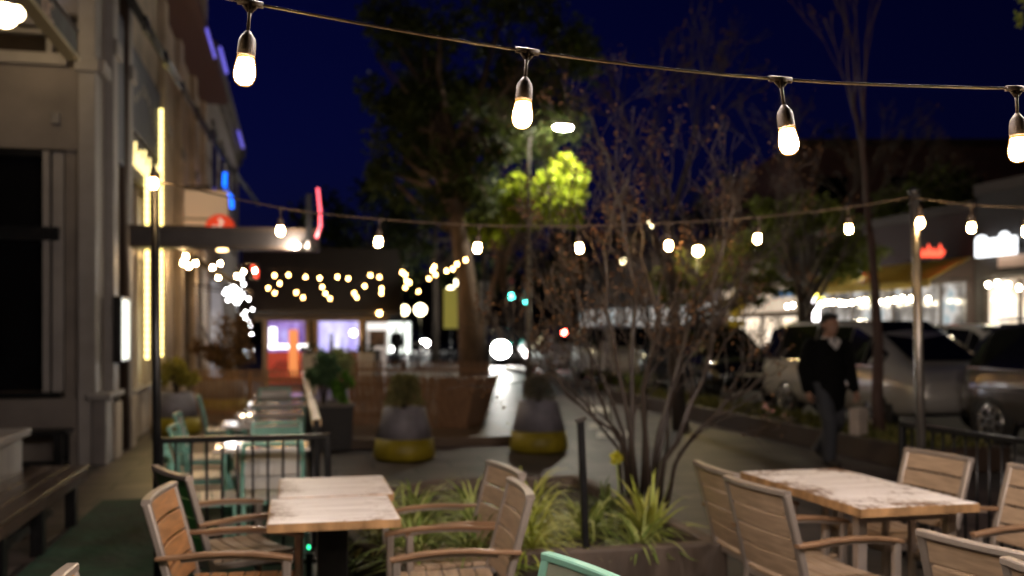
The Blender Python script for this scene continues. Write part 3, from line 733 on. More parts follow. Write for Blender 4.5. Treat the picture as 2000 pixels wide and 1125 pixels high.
# ------------------------------------------------------------------ slat fences
def slat_fence(label, top, bot, zt, zb, step, w_=.034, t_=.018):
    o = top[0]; t = thing('slat_fence', label, 'fence', (o[0], o[1], zb))
    def walk(pl):
        out = []; 
        for a, b in zip(pl[:-1], pl[1:]):
            n = 12
            out += [V(a).lerp(V(b), i/n) for i in range(n)]
        return out + [V(pl[-1])]
    T, Bt = walk(top), walk(bot); L = sum((T[i+1]-T[i]).length for i in range(len(T)-1)); n = max(2, int(L/step))
    m = MB()
    for k in range(n+1):
        f_ = k/n*(len(T)-1); i = min(int(f_), len(T)-2); g_ = f_-i
        a = T[i].lerp(T[i+1], g_); b = Bt[i].lerp(Bt[i+1], g_); d = (T[i+1]-T[i]).normalized()
        m.bar([V((b.x-o[0], b.y-o[1], 0)), V(((a.x+b.x)/2-o[0], (a.y+b.y)/2-o[1], (zt-zb)*.5)), V((a.x-o[0], a.y-o[1], zt-zb))], w_, t_, V((-d.y, d.x, 0)))
    m.build('slats', SLATW, t)
    for f_, nm in ((.2, 'lower_rail'), (.82, 'upper_rail')):
        m = MB(); m.bar([V((Bt[i].lerp(T[i], f_).x-o[0], Bt[i].lerp(T[i], f_).y-o[1]+.03, (zt-zb)*f_)) for i in range(len(T))], .025, .05); m.build(nm, SLATW, t)
    for i in (0, len(T)//2, len(T)-1):
        MB().bar([V((Bt[i].x-o[0], Bt[i].y-o[1]+.06, 0)), V((T[i].x-o[0], T[i].y-o[1]+.06, (zt-zb)*.97))], .05, .05, (0,1,0)).build('post', SLATW, t)
    return t
def q2(x, Y): p = px(x, 645, Y); return (p.x, p.y, 0)
slat_fence('straight slat fence closing off the far end of the mint terrace', [q2(380,16.9), q2(600,16.3)], [q2(380,16.9), q2(600,16.3)], .93, .0, .079)
slat_fence('curved outward-leaning slat fence like a hull behind the middle tub', [q2(682,15.2), q2(770,14.9), q2(860,14.5), q2(930,14.4), q2(966,15.0), q2(975,16.2)], [q2(690,15.2), q2(775,15.0), q2(855,14.7), q2(910,14.6), q2(935,15.2), q2(945,16.2)], .90, .13, .05)
slat_fence('pale slat fence at the back of the curved seating bay', [q2(690,18.4), q2(830,18.3), q2(955,18.0)], [q2(690,18.4), q2(830,18.3), q2(955,18.0)], 1.02, .13, .085)
# ------------------------------------------------------------------ string lights
BULB = bulbmat('bulb_glow', (1,.70,.38), BULB_L); MIDB = bulbmat('mid_bulb_glow', (1,.62,.26), MID_L); OVERB = E('added_bulb_glow', (1,.85,.78), OVER_L); FARB = E('far_bulb_glow', (1,.54,.17), FAR_L)
SHELL = shellmat('amber_halo_shell', (1,.50,.13), 1.5, .5)
def string_light(label, pts, bulbs, scale=1.0, glow=BULB, cord_r=.0035, drop=.065, group=None, dsegs=5):
    # pts: cable path (world); bulbs: indices of pts that carry a lamp
    o = pts[0]; t = thing('string_light', label, 'string light', o, 0, group)
    P = [p - o for p in pts]; path = []
    for i in range(len(P)-1):
        a = P[max(i-1,0)]; b = P[i]; c = P[i+1]; d = P[min(i+2,len(P)-1)]
        for k in range(dsegs):
            f_ = k/dsegs; path.append(.5*((2*b) + (c-a)*f_ + (2*a-5*b+4*c-d)*f_**2 + (3*b-a-3*c+d)*f_**3))
    path.append(P[-1])
    MB().tube(path, cord_r, 8).build('cable', CORD, t)
    rg = random.Random(len(pts))
    for i in bulbs:
        p = P[i]; tn = (P[min(i+1,len(P)-1)] - P[max(i-1,0)]).normalized(); s = scale
        lean = V((rg.uniform(-.11,.11), rg.uniform(-.11,.11), -1)).normalized()
        m = MB(); k = s
        m.tube([p - tn*.028*k, p + tn*.028*k], .0075*k, 10)
        m.tube([p - tn*.018*k, p + lean*.022*k], .0045*k, 8).tube([p + tn*.018*k, p + lean*.022*k], .0045*k, 8)
        q = p + lean*drop
        m.tube([p, p + lean*.03*k, q], [.008*k,.0042*k,.0042*k], 8)
        ax = -lean
        e = q + lean*.052*k
        m.lathe([(.0192*k,0),(.0205*k,.004*k),(.0195*k,.03*k),(.0175*k,.040*k),(.006*k,.056*k)], e, 14, True, ax)
        so = m.build('lamp_socket', CORD, t)
        g = e - ax*.001*k
        PB = [(.001,-.066),(.012,-.0638),(.0195,-.058),(.0238,-.048),(.0250,-.039),(.0244,-.029),(.0222,-.016),(.0200,-.004),(.0192,.0)]
        if scale == 1.0 and glow is BULB:      # close enough to show hot core and amber halo shell
            MB().lathe([(r_*k, z_*k) for r_, z_ in PB], g, 18, True, ax).build('bulb', SHELL, so)
            MB().lathe([(max(r_-.0024, .001)*k, (z_*.90-.0035)*k) for r_, z_ in PB], g, 14, True, ax).build('hot_core', glow, so)
        else: MB().lathe([(r_*k, z_*k) for r_, z_ in PB], g, 14, True, ax).build('bulb', glow, so)
    return t
near = [px(-640,-300,2.0), px(-95,-112,2.05), px(489,6,2.16), px(1030,100,2.26), px(1524,155,2.33), px(1985,173,2.42), px(2440,180,2.5), px(2920,160,2.6)]
string_light('nearest string of large clear bulbs crossing the top of the scene', near, [1,2,3,4,5,6], 1.0, BULB, .0037, .066)
s2 = [px(302,352,6.0), px(548,406,6.02), px(743,428,6.05), px(937,440,6.08), px(1127,441,6.15), px(1306,436,6.22), px(1483,424,6.32), px(1656,405,6.42), px(1781,384,6.52)]
string_light('second string of bulbs sagging from thin left pole to grey right pole', s2, [1,2,3,4,5,6,7], .95, MIDB, .0045, .062)
s3 = [px(1783,386,6.5), px(1897,400,6.1), px(2003,405,5.75), px(2130,408,5.4), px(2280,404,5.0), px(2460,390,4.6)]
string_light('string of bulbs running on from the grey pole out of the picture', s3, [1,2,3,4], .95, MIDB, .0045, .062)
s4 = [V((-1.2 + k*.62, 2.95 - k*.07, 2.86 + .006*(k-5)**2)) for k in range(11)]
string_light('added string of bulbs, out of view overhead, that lights the near tables', s4, range(1, 10), 1.0, OVERB, .0045, .062)  # added string, out of view, to light the near tables
for (x, y, Y, px_, py_, lb) in ((300, 357, 5.97, -.0, 0, 'bare bulb glowing on top of the thin left pole'), (1797, 434, 6.5, 0, 0, 'bulb hanging against the top of the grey pole')):
    c = px(x, y, Y); t = thing('pole_lamp', lb, 'lamp', c)
    MB().lathe([(.019,.03),(.02,.05),(.017,.085),(.006,.1)], n=12).tube([(0,0,.1),(.0,.03,.12),(.0,.05,.10)], .005, 6).build('lamp_socket', CORD, t)
    MB().lathe([(.001,-.04),(.016,-.036),(.0265,-.015),(.025,.0),(.019,.02),(.016,.031)], n=14).build('bulb', MIDB, t)
def far_string(label, pts, r=1.0, glow=None):
    W = [px(x, y-9, Y) for x, y, Y in pts]
    ext0 = W[0] + (W[0]-W[1])*.5; ext1 = W[-1] + (W[-1]-W[-2])*.5
    string_light(label, [ext0] + W + [ext1], range(1, len(W)+1), r, glow or FARB, .006, .07, 'strings of bulbs before the black roof', 3)
far_string('string of far bulbs falling along the building toward the black roof', [(358,503,15),(364,492,15.8),(371,512,17),(381,507,18),(415,517,20),(432,510,21),(426,538,22.5)], 1.0, E('wall_bulb_glow', (1,.64,.30), 420))
far_string('short string of far bulbs above the bright white shop glow', [(462,535,22),(475,527,22.6),(497,525,23.4)], 1.0, E('wall_bulb_glow', (1,.64,.30), 420))
far_string('level row of far bulbs along the top of the black roof', [(536,535,24),(563,534,24),(596,538,24),(624,540,24),(659,538,24),(681,541,24),(722,535,24),(740,538,24)])
far_string('slanting trio of far bulbs at left of black roof', [(546,551,25),(523,560,25.5),(536,570,26.3)])
far_string('steep run of three far bulbs below the middle of the level row', [(629,558,25),(635,571,25.8),(644,581,26.6)])
far_string('pair of far bulbs low on the roof between trio and steep run', [(579,569,25.6),(592,579,26.4)])
far_string('run of far bulbs at right part of black roof', [(712,556,24.8),(691,570,25.6),(696,579,26.3)])
far_string('close pair of far bulbs at right end of black roof', [(746,561,25.2),(745,571,26)])
far_string('cluster string of far bulbs right of the black roof', [(786,528,22),(791,533,22.6),(794,545,23.6),(801,549,24.2),(793,559,25.2)])
far_string('string of far bulbs climbing to the pale light pole by the big trunk', [(947,498,19),(911,502,20),(894,511,20.8),(883,521,21.6),(872,525,22.3),(852,533,23.2),(837,541,24)])
far_string('second short far string beside the climbing one', [(848,516,21),(844,523,21.6),(817,567,26)])

# ------------------------------------------------------------------ left building with the recessed window
U0 = -2.2
bl = thing('corner_building', 'pale rendered corner building with big dark window and plinth on the left', 'building', (U0, 12.4, 0))
def Lb(x0, x1, y0, y1, z0, z1, m=None): return (m or MB()).bb(x0-U0, x1-U0, y0-12.4, y1-12.4, z0, z1)
m = MB(); Lb(-9, -2.50, 12.4, 12.7, 0, .80, m); Lb(-9, -2.50, 12.4, 12.7, 3.74, 4.72, m); Lb(-9, -2.50, 12.4, 12.7, 5.35, 9, m); Lb(-2.66, -2.50, 12.45, 12.7, .80, 3.74, m)
m.build('wall', STUC, bl)
Lb(-2.50, -2.30, 12.34, 12.8, 0, 9).build('corner_pilaster', TRIMW, bl, bevel=.015)
m = MB(); Lb(-9, -2.62, 12.32, 12.398, 4.72, 4.86, m); Lb(-2.53, -2.26, 12.28, 12.338, 4.66, 4.82, m); Lb(-2.298, -2.2, 12.34, 12.8, 4.66, 4.82, m); m.build('cornice', TRIMW, bl, bevel=.01)
wn = Lb(-9, -2.92, 12.56, 12.6, .88, 3.7).build('window', M('shop_glass', (.006,.006,.007), .05, var=.2, scale=3, bump=0, rvar=.02), bl)
Lb(-2.90, -2.83, 12.42, 12.6, .86, 3.72).build('frame', TRIMW, wn); Lb(-2.80, -2.68, 12.46, 12.6, .86, 3.72).build('frame', TRIMW, wn)
m = MB(); Lb(-9, -2.72, 12.38, 12.5, 2.66, 2.82, m); Lb(-9, -2.68, 12.3, 12.5, .81, .87, m); Lb(-9, -2.9, 12.44, 12.56, 3.66, 3.72, m)
for x in (-3.75, -4.7, -5.8): Lb(x-.03, x+.03, 12.46, 12.56, .87, 3.7, m)
m.build('dark_glazing_bars', BLACK, wn)
w2 = Lb(-9, -2.6, 12.56, 12.6, 4.87, 5.34).build('window', M('dim_glass', (.03,.022,.016), .15, var=.3, scale=2, bump=0), bl)
m = MB(); Lb(-9, -2.62, 12.4, 12.55, 5.2, 5.34, m); Lb(-9, -2.66, 12.42, 12.54, 5.10, 5.16, m); Lb(-2.86, -2.80, 12.42, 12.55, 4.87, 5.1, m); m.build('frame', TRIMW, w2)
pl_ = MB(); Lb(-2.34, -2.18, 12.3, 13.2, 0, .78, pl_)
pl_.build('plinth', paver('white_brick', (.42,.39,.36), (.36,.33,.3), (.2,.18,.17), .3, .1, .012, .6), bl, bevel=.01)
Lb(-2.38, -2.12, 12.24, 13.26, .78, .85).build('plinth_cap', TRIMW, bl, bevel=.01)
Lb(-2.62, -2.56, 12.36, 12.398, 2.05, 2.2); 
MB().box((-2.75-U0, -.03, 4.1), (.1, .05, .13)).build('alarm_box', M('grey_box', (.16,.15,.15), .5), bl, bevel=.008)

# fascia canopy with letters, top left
fa = thing('fascia_canopy', 'dark fascia board with pale letters and gold lower edge over the recess', 'canopy', (-2.3, 5, 4.49))
MB().bb(-.06, .02, 0, 6.2, .05, .30).build('board', M('warm_black_board', (.014,.009,.006), .5, var=.2, scale=4), fa)
MB().bb(-.09, .05, 0, 6.21, .0, .048).build('lower_edge', GOLDT, fa, bevel=.006)
MB().bb(-.09, .05, 0, 6.21, .302, .32).build('upper_edge', DKBR, fa)
tc = bpy.data.curves.new('letters', 'FONT'); tc.body = 'OC'; tc.size = .27; tc.extrude = .012; tc.align_x = 'LEFT'
to = bpy.data.objects.new('letters', tc); COL.objects.link(to); bpy.context.view_layer.update(); lm = bpy.data.meshes.new_from_object(to); bpy.data.objects.remove(to); lm.materials.clear(); lm.materials.append(M('letter_cream', (.62,.47,.36), .4, var=.05, scale=4, bump=0))
to = bpy.data.objects.new('lettering', lm); COL.objects.link(to); to.parent = fa; to.location = (.022, 4.72, .06); to.rotation_euler = (PI/2, 0, PI/2)
for i, (x, y, Y, r) in enumerate(((10, 30, 10.0, .125), (32, 26, 10.6, .085))):
    c = px(x, y, Y); t = thing('globe_lamp', ('large bright globe lamp at the extreme top left under the fascia', 'smaller globe lamp peeping from behind the large one top left')[i], 'lamp', c)
    MB().ball((0,0,0), r, 16, 10).build('globe', E('globe_glow', (1,.72,.38), GLOBE_L), t)
    MB().tube([(0,0,r*.9),(0,0,r+.5)], .012, 6).lathe([(.05,r*.92),(.03,r*1.15)], n=12).build('stem', BLACK, t)
c = px(112, 4, 12.0)
t = thing('wall_floodlight', 'cold white floodlight on the wall above the fascia', 'lamp', (c.x, 12.30, c.z))
MB().bb(-.09,.09,.0,.09,-.06,.1).build('housing', STEEL, t, bevel=.01); MB().bb(-.075,.075,-.012,-.002,-.1,.09).build('lens', E('cold_lens', (.75,.8,1), 14), t)

# low pier and benches
t = thing('brick_pier', 'low white brick pier with pale cap at the left edge behind the bench', 'pier', (-2.75, 8.1, .004))
MB().bb(-.9,.5,-1.2,.85,0,.70).build('shaft', MATS['white_brick'], t, bevel=.01); MB().bb(-.95,.56,-1.25,.9,.70,.765).build('cap', TRIMW, t, bevel=.012)
t = thing('plank_bench', 'long dark plank bench in front of the low white pier', 'bench', (-1.93, 7.55, .004))
m = MB()
for k in range(3): m.bb(-.22+k*.155, -.08+k*.155, -1.3, 1.3, .42, .455)
m.build('seat', M('dark_varnished_wood', (.065,.042,.028), .22, var=.4, scale=4, stretch=(9,1,9), bump=.1), t, bevel=.004)
MB().bb(-.21,.22,-1.28,1.28,.34,.418).build('apron', DKBR, t)
for sy in (-1.05, -.1, .95):
    MB().bb(-.2,-.12,sy-.05,sy+.05,0,.339).build('leg', BLACK, t); MB().bb(.12,.2,sy-.05,sy+.05,0,.339).build('leg', BLACK, t)
MB().bb(-.02,.02,-1.05,.95,.1,.16).build('stretcher', BLACK, t)
t = thing('wall_bench', 'black open-framed bench standing under the big dark window', 'bench', (-3.45, 11.95, .004))
MB().bb(-.95,.95,-.2,.2,.42,.47).build('seat', BLACK, t, bevel=.006)
for sx in (-.9, .86):
    for sy in (-.17, .17): MB().bb(sx-.045,sx+.045,sy-.03,sy+.03,0,.42).build('leg', BLACK, t)
MB().bb(-.9,.9,-.02,.02,.06,.11).build('stretcher', BLACK, t)

# ------------------------------------------------------------------ ornate shop building along the pavement
bs = thing('shop_building', 'tan shop building with dark lettered boards and yellow light strips', 'building', (U0, 12.8, 0))
def Fb(y0, y1, z0, z1, d0, d1, m=None): return (m or MB()).bb(d0, d1, y0-12.8, y1-12.8, z0, z1)
m = MB(); Fb(12.81, 26, 5.9, 11.5, -.5, -.1, m); Fb(12.81, 13.2, 0, 5.9, -.5, -.1, m); Fb(13.9, 14.3, 0, 5.9, -.5, -.1, m); Fb(14.3, 17.6, 5.5, 5.9, -.5, -.1, m); Fb(17.9, 26, 3.2, 5.9, -.5, -.1, m); Fb(18.0, 20.6, 0, 3.2, -.5, -.1, m); Fb(13.2,13.9,3.6,5.9,-.5,-.1,m)
m.build('wall', STUC2, bs)
for i, (a, b) in enumerate(((12.82, 13.15), (14.05, 14.3), (17.75, 18.2), (20.2, 20.7), (23, 23.5), (25.5, 26))):
    Fb(a, b, 0, 11.5, -.1, .02).build('pilaster', TRIMW if i < 2 else STUC2, bs, bevel=.015)
    Fb(a-.05, b+.05, 5.0, 5.2, .021, .07).build('capital', TRIMW, bs, bevel=.02)
    Fb(a-.04, b+.04, 0, .7, .021, .06).build('pilaster_base', STUC2, bs, bevel=.015)
Fb(13.15, 13.95, 3.8, 5.75, -.1, -.03).build('name_board', DKBLUE, bs, bevel=.01)
Fb(14.4, 17.45, 4.45, 5.62, -.1, -.02).build('name_board', DKBLUE, bs, bevel=.01)
m = MB(); rg = random.Random(4)
y = 14.75
while y < 17.2:        # pale ornament on the upper board
    MB().box((-.015, y-12.8, 5.0 + .22*math.sin(y*2.1)), (.012, .10, rg.uniform(.06, .2)), rx=rg.uniform(-.6, .6)).build('painted_mark', M('ornament_paint', (.4,.38,.33), .5), bs); y += .26
m = MB(); y = 14.55     # lit script on the lower band: slanted strokes and loops
Fb(14.4, 17.45, 3.78, 4.40, -.1, -.03).build('letter_band', DKBR, bs)
k = 0
while y < 17.3:
    z0 = 3.93; h = (.34, .22, .30, .22, .38, .2)[k % 6]; yy = y-12.8
    m.tube([(0,yy,z0), (0,yy+.05,z0+h*.5), (0,yy+.08,z0+h)], .02, 6)
    if k % 2: m.tube([(0,yy+.02,z0+.02), (0,yy+.13,z0+.01), (0,yy+.17,z0+h*.45), (0,yy+.08,z0+h*.5)], .018, 6)
    y += .225; k += 1
m.build('lit_script', E('script_glow', (1,.80,.33), 2.2), bs)
shopw = glow_pattern('shop_window_glow', [(.35,(.015,.012,.008)), (.5,(.30,.2,.08)), (.62,(.9,.75,.4)), (.75,(.3,.3,.6))], .5, 1.3, .7, 3)
wn = Fb(14.5, 17.45, .75, 3.7, -.22, -.2).build('window', shopw, bs)
m = MB()
for y in (14.4, 15.4, 16.5): Fb(y-.05, y+.05, .7, 3.7, -.19, -.08, m)
Fb(14.4, 17.5, 2.7, 2.8, -.19, -.1, m); m.build('frame', STUC2, wn)
Fb(14.35, 17.6, .0, .68, -.3, -.06).build('stall_riser', STUC2, bs, bevel=.02); Fb(14.3, 17.65, .68, .75, -.3, .0).build('sill', TRIMW, bs, bevel=.01)
LED = E('led_strip', (1,.80,.26), 5)
for (x, yt, yb, xx) in ((290, 345, 690, 290), (317, 215, 690, 321)):
    y = vat(x, U0+.02); zt_ = zat(x, yt, U0+.02)
    m = MB(); z = 1.2
    while z < zt_: m.box((.0, y-12.8, z), (.05, .06, .085)); z += .105
    m.build('light_strip', LED, bs)
d = Fb(13.25, 13.85, .0, 3.55, -.35, -.3).build('door', DKBR, bs); MB().box((-.28, .95, 1.05), (.05,.03,.3)).build('handle', STEEL, d)
MB().tube([(-.04,.55+.6,0),(-.04,.55+.6,9)], .06, 10).build('downpipe', DKBR, bs)
y0, y1 = 12.75, 13.35
mb_ = Fb(y0, y1, 1.2, 2.02, .022, .12).build('menu_case', BLACK, bs, bevel=.008); Fb(y0+.03, y1-.03, 1.24, 1.98, .121, .126).build('menu_page', E('menu_glow', (.9,.93,.80), 1.3), mb_)
# pent roof with violet tubes
rf = MB(); rf.prism([(-.1,8.4),(-.1,7.35),(.55,7.35),(.55,7.55)], (0, 4.6, 0), (1,0,0), (0,0,1), (0,1,0), 8.4).build('pent_roof', M('roof_tile', (.10,.035,.028), .6, var=.4, scale=6, stretch=(1,5,1), bump=.5), bs, fix=True)
VIOL = E('violet_tube', (.2,.17,1), .8)
MB().tube([(.56,6.6,7.36),(.56,8.6,7.36)], .03, 6).build('neon_tube', VIOL, bs); MB().tube([(.3,9,7.9),(.3,12.8,7.9)], .03, 6).build('neon_tube', VIOL, bs)
# two cables clipped along the front
for i, dz in enumerate((0, .12)):
    P = [V((-2.05, 12.6, 5.75+dz)), V((-1.9, 16, 5.66+dz)), V((-1.75, 20, 5.6+dz*.9)), V((-1.55, 25, 5.6+dz*.8)), V((-1.15, 33, 5.7+dz*.6))]
    t = thing('service_cable', ('lower dark service cable strung along the shop fronts', 'upper dark service cable strung along the shop fronts')[i], 'cable', P[0])
    MB().tube([p-P[0] for p in P], .03, 7).build('wire', BLACK, t)
    for j in range(9):
        f_ = j/9*4; a = int(f_); q = P[a].lerp(P[a+1], f_-a) - P[0]; MB().box(q, (.07,.35,.08)).build('clip', BLACK, t)
# projecting steel canopy with neon stick
cn = thing('steel_canopy', 'dark flat steel canopy beam jutting from the shop front over the pavement', 'canopy', (U0, 14.0, 2.74))
MB().bb(-.1, 2.55, 0, .5, .0, .27).build('beam', M('canopy_steel', (.05,.042,.042), .45, .4, var=.25, scale=3, bump=.1), cn, bevel=.01)
MB().bb(-.1, 2.56, -.02, .0, .24, .29).bb(-.1, 2.56, -.02, .0, -.01, .03).build('flange', DKBR, cn)
m = MB().lathe([(.06,0),(.08,.06),(.05,.14)], (2.42, -.1, -.03), 12).lathe([(.05,0),(.07,.05),(.04,.11)], (2.27, -.08, -.04), 12); m.build('spotlight', TRIMW, cn)
MB().lathe([(.02,.0),(.075,.004),(.07,.03)], (1.22,.1,-.04), 12).build('downlight', E('warm_downlight', (1,.65,.28), 9), cn)
MB().ball((2.21,-.14,.04), .032, 8, 6).build('spot_bulb', E('spot_glow', (1,.86,.66), 1900), cn)
nn = thing('neon_tube_sign', 'pink neon stick sign standing on the end of the steel canopy', 'sign', (U0+2.52, 13.95, 2.9))
MB().tube([(-.02,0,0),(.04,0,.17),(.035,0,.36),(.0,0,.70)], .022, 8).build('neon_tube', E('pink_neon', (1,.12,.16), 2.6), nn)
MB().bb(-.16,-.08,.02,.06,-.05,.62).build('bracket', BLACK, nn)
# projecting signs and neon beyond
c = px(430, 447, 20)
rs = thing('round_sign', 'round red projecting sign with pale mark above the steel canopy', 'sign', c)
MB().lathe([(.28,-.03),(.3,0),(.28,.03)], n=28, axis=(.15,-1,0)).build('disc', E('red_sign', (.75,.06,.02), .75), rs)
MB().tube([(-.02,-.05,.2),(.05,-.05,.13),(-.01,-.05,.07),(.06,-.05,.0),(.02,-.05,-.08)], .035, 6).tube([(-.16,-.05,.03),(-.06,-.05,.04)], .028, 6).build('mark', E('pale_mark', (1,.8,.6), .6), rs)
MB().tube([(-.9,.05,.05),(0,.05,.05)], .018, 6).build('bracket', BLACK, rs)
c = px(398, 410, 21)
ws = thing('box_sign', 'plain pale projecting box sign above the round red sign', 'sign', c)
MB().bb(-.5,.5,-.1,.1,-.42,.42).build('box', E('pale_box', (.75,.52,.31), .33), ws, bevel=.03)
MB().bb(-.52,.52,-.12,.12,-.23,-.19).bb(-.52,.52,-.12,.12,.40,.44).build('band', M('sign_band', (.35,.3,.22), .5), ws); MB().tube([(-.9,.0,.5),(.5,.0,.5)], .02, 6).build('bracket', BLACK, ws)
c = px(443, 372, 23)
bn = thing('blue_neon_sign', 'bent blue neon tube on the shop front beside the pale box sign', 'sign', c)
MB().tube([(-.04,0,.42),(-.05,0,.1),(.03,0,-.08),(.1,0,-.16),(.12,0,-.42)], .05, 7).build('neon_tube', E('blue_neon', (.01,.14,1), 3.0), bn); MB().bb(-.12,-.07,.03,.1,-.4,.45).build('bracket', BLACK, bn)

# far row of the street and its shop
bf = thing('far_building', 'grey-brown two storey building receding toward the night sky with violet cornice lights', 'building', (U0, 26.05, 0))
m = MB(); m.bb(-6,-.02,0,15,3.0,9.0); m.bb(-6,-.02,0,1.6,0,3.0); m.bb(-6,-.02,6,15,0,3.0); m.build('wall', M('grey_stucco', (.33,.29,.26), .8, var=.15, scale=2), bf)
MB().bb(-.02,.25,0,15.1,8.6,9.05).bb(-.02,.12,0,15.1,8.3,8.6).build('cornice', STUC, bf)
for q_ in ([(.3,.5,9.0),(.3,3,9.0)], [(.3,9,8.5),(.3,12,8.5)], [(.05,2.0,5.5),(.18,3.4,5.1),(.1,4.2,4.6)]): MB().tube(q_, .045, 6).build('neon_tube', VIOL, bf)
for y in (2, 5, 8, 11):
    f = MB().bb(-.05,.0,y,y+1.4,4.6,7.2).build('window', DGLASS, bf); MB().bb(-.02,.04,y-.12,y+1.52,7.2,7.4).build('lintel', STUC, f); MB().bb(-.02,.06,y-.12,y+1.52,4.45,4.6).build('sill', STUC, f)
g_ = MB().bb(-.6,-.5,1.6,6,0,3.0).build('shop_front', glow_pattern('cold_shop_glow', [(.3,(.03,.03,.04)), (.48,(.45,.48,.6)), (.6,(1,1,1))], 3.0, 1.5, 1.2, 6), bf)
t = thing('dark_awning', 'black sloping awning over the far shop on the left', 'awning', (U0+.03, 22.3, 2.5))
MB().prism([(0,.75),(1.15,.05),(1.15,-.08),(0,.62)], (0,0,0), (1,0,0), (0,0,1), (0,1,0), 2.9).build('cloth', SIGNBLK, t, fix=True); MB().tube([(0,.05,.1),(1.1,.05,.0)], .02, 6).tube([(0,2.8,.1),(1.1,2.8,.0)], .02, 6).build('arm', BLACK, t)
c = px(463, 583, 24.2)
t = thing('light_cluster', 'dazzling white cluster of lights beside the black roof', 'light display', (c.x, c.y, 0.0))
CLUS = E('cold_cluster', (.95,.93,.95), 40); rg = random.Random(6)
for i in range(42):
    q = V((rg.gauss(0,.13), rg.gauss(0,.12), c.z + rg.gauss(.12,.13))); MB().ball(q, .03, 8, 6).build('small_lamp', CLUS, t)
for i in range(12): MB().ball(V((rg.gauss(.3,.12), rg.gauss(0,.12), rg.uniform(.9, c.z-.2))), .02, 8, 5).build('small_lamp', CLUS, t)
MB().tube([(0,.1,0),(0,.1,c.z+.4)], .04, 8).tube([(-.3,.1,c.z+.3),(.3,.1,c.z+.3)], .02, 6).build('stand', BLACK, t)
c = px(497, 531, 24.5); t = thing('red_neon_sign', 'small red neon sign above the white light cluster', 'sign', c)
MB().tube([(-.06,0,.14),(.06,0,.02),(.04,0,-.14)], .05, 6).build('neon_tube', E('red_neon', (1,.05,.03), 3), t); MB().bb(-.1,.1,.05,.1,-.2,.2).build('plate', BLACK, t)

# ------------------------------------------------------------------ dining pavilion with the black roof
pvx0, pvx1, pvy = -1.1, 2.66, 28.2
pv = thing('dining_pavilion', 'street dining pavilion under a black roof with violet windows and an orange door', 'pavilion', (0, pvy, 0))
MB().prism([(-.5,2.14),(-.5,2.02),(4.2,2.02),(4.2,2.14),(3.2,4.0),(.6,4.0)], (pvx0-.35,0,0), (0,1,0), (0,0,1), (1,0,0), pvx1-pvx0+.7).build('roof', SIGNBLK, pv, fix=True)
WOODP = M('pavilion_timber', (.30,.19,.09), .5, var=.3, scale=4, bump=.1)
MB().bb(pvx0, pvx1, -.05, .05, 1.86, 2.018).build('beam', WOODP, pv)
def pX(x): k = (x-1000)/F; Y = pvy/(DV.y + RV.y*k); return (RV.x*k+DV.x)*Y
for x in (518, 600, 617, 705, 748): MB().bb(pX(x)-.07, pX(x)+.07, -.06, .06, 0, 1.858).build('post', WOODP, pv)
purp = glow_pattern('violet_room', [(.3,(.12,.05,.25)), (.5,(.33,.2,.62)), (.62,(.6,.55,1))], 1.1, 1.6, .9, 9)
purp2 = glow_pattern('pale_violet_room', [(.3,(.3,.22,.7)), (.5,(.55,.5,1)), (.62,(.95,.95,1))], 1.3, 2.2, .5, 4)
MB().bb(pX(524), pX(598), .08, .12, 1.0, 1.855).build('window', purp, pv); MB().bb(pX(620), pX(702), .08, .12, 1.0, 1.855).build('window', purp2, pv)
WB = E('white_bar', (1,.98,.95), 3.5)
MB().bb(pX(525), pX(568), -.1, -.06, 1.08, 1.2).bb(pX(526), pX(540), -.1, -.06, 1.2, 1.68).bb(pX(580), pX(605), -.1, -.06, 1.08, 1.2).build('light_bar', WB, pv)
MB().ball((pX(690), -.1, 1.52), .085, 10, 8).build('lamp', E('pav_lamp', (1,.95,.9), 20), pv)
MB().bb(pX(564), pX(582), -.12, -.08, .3, 1.62).build('door', E('orange_door', (1,.33,.1), .75), pv)
red = MB().bb(pX(519), pX(612), -.05, .0, .1, .98).build('low_panel', E('red_panel', (.55,.06,.03), .45), pv)
m = MB()
for k in range(9): m.prism([(-.02,0),(.02,0),(.27,.32),(.23,.32)], (pX(528)+k*.1,-.052,.42), (1,0,0), (0,0,1), (0,-1,0), .01)
m.build('stripes', M('dark_stripe', (.03,.012,.008), .5), red)
MB().bb(pX(618), pX(703), -.05, .0, .1, .98).build('low_panel', M('rust_panel', (.25,.12,.08), .5), pv)
c = px(741, 612, 27.4); t = thing('eave_bulb', 'single warm bulb at the right end of the pavilion eave', 'lamp', c)
MB().ball((0,0,0), .06, 10, 8).build('bulb', FARB, t); MB().tube([(0,0,.05),(0,0,.2)], .02, 6).build('lamp_socket', BLACK, t)
c = px(500, 610, 27.0); t = thing('eave_lamp', 'dim warm lamp at the left corner of the black roof', 'lamp', c)
MB().ball((0,0,0), .08, 10, 8).build('bulb', E('dim_warm', (1,.6,.3), 2.5), t); MB().tube([(0,0,.05),(0,.0,.25)], .02, 6).build('lamp_socket', BLACK, t)
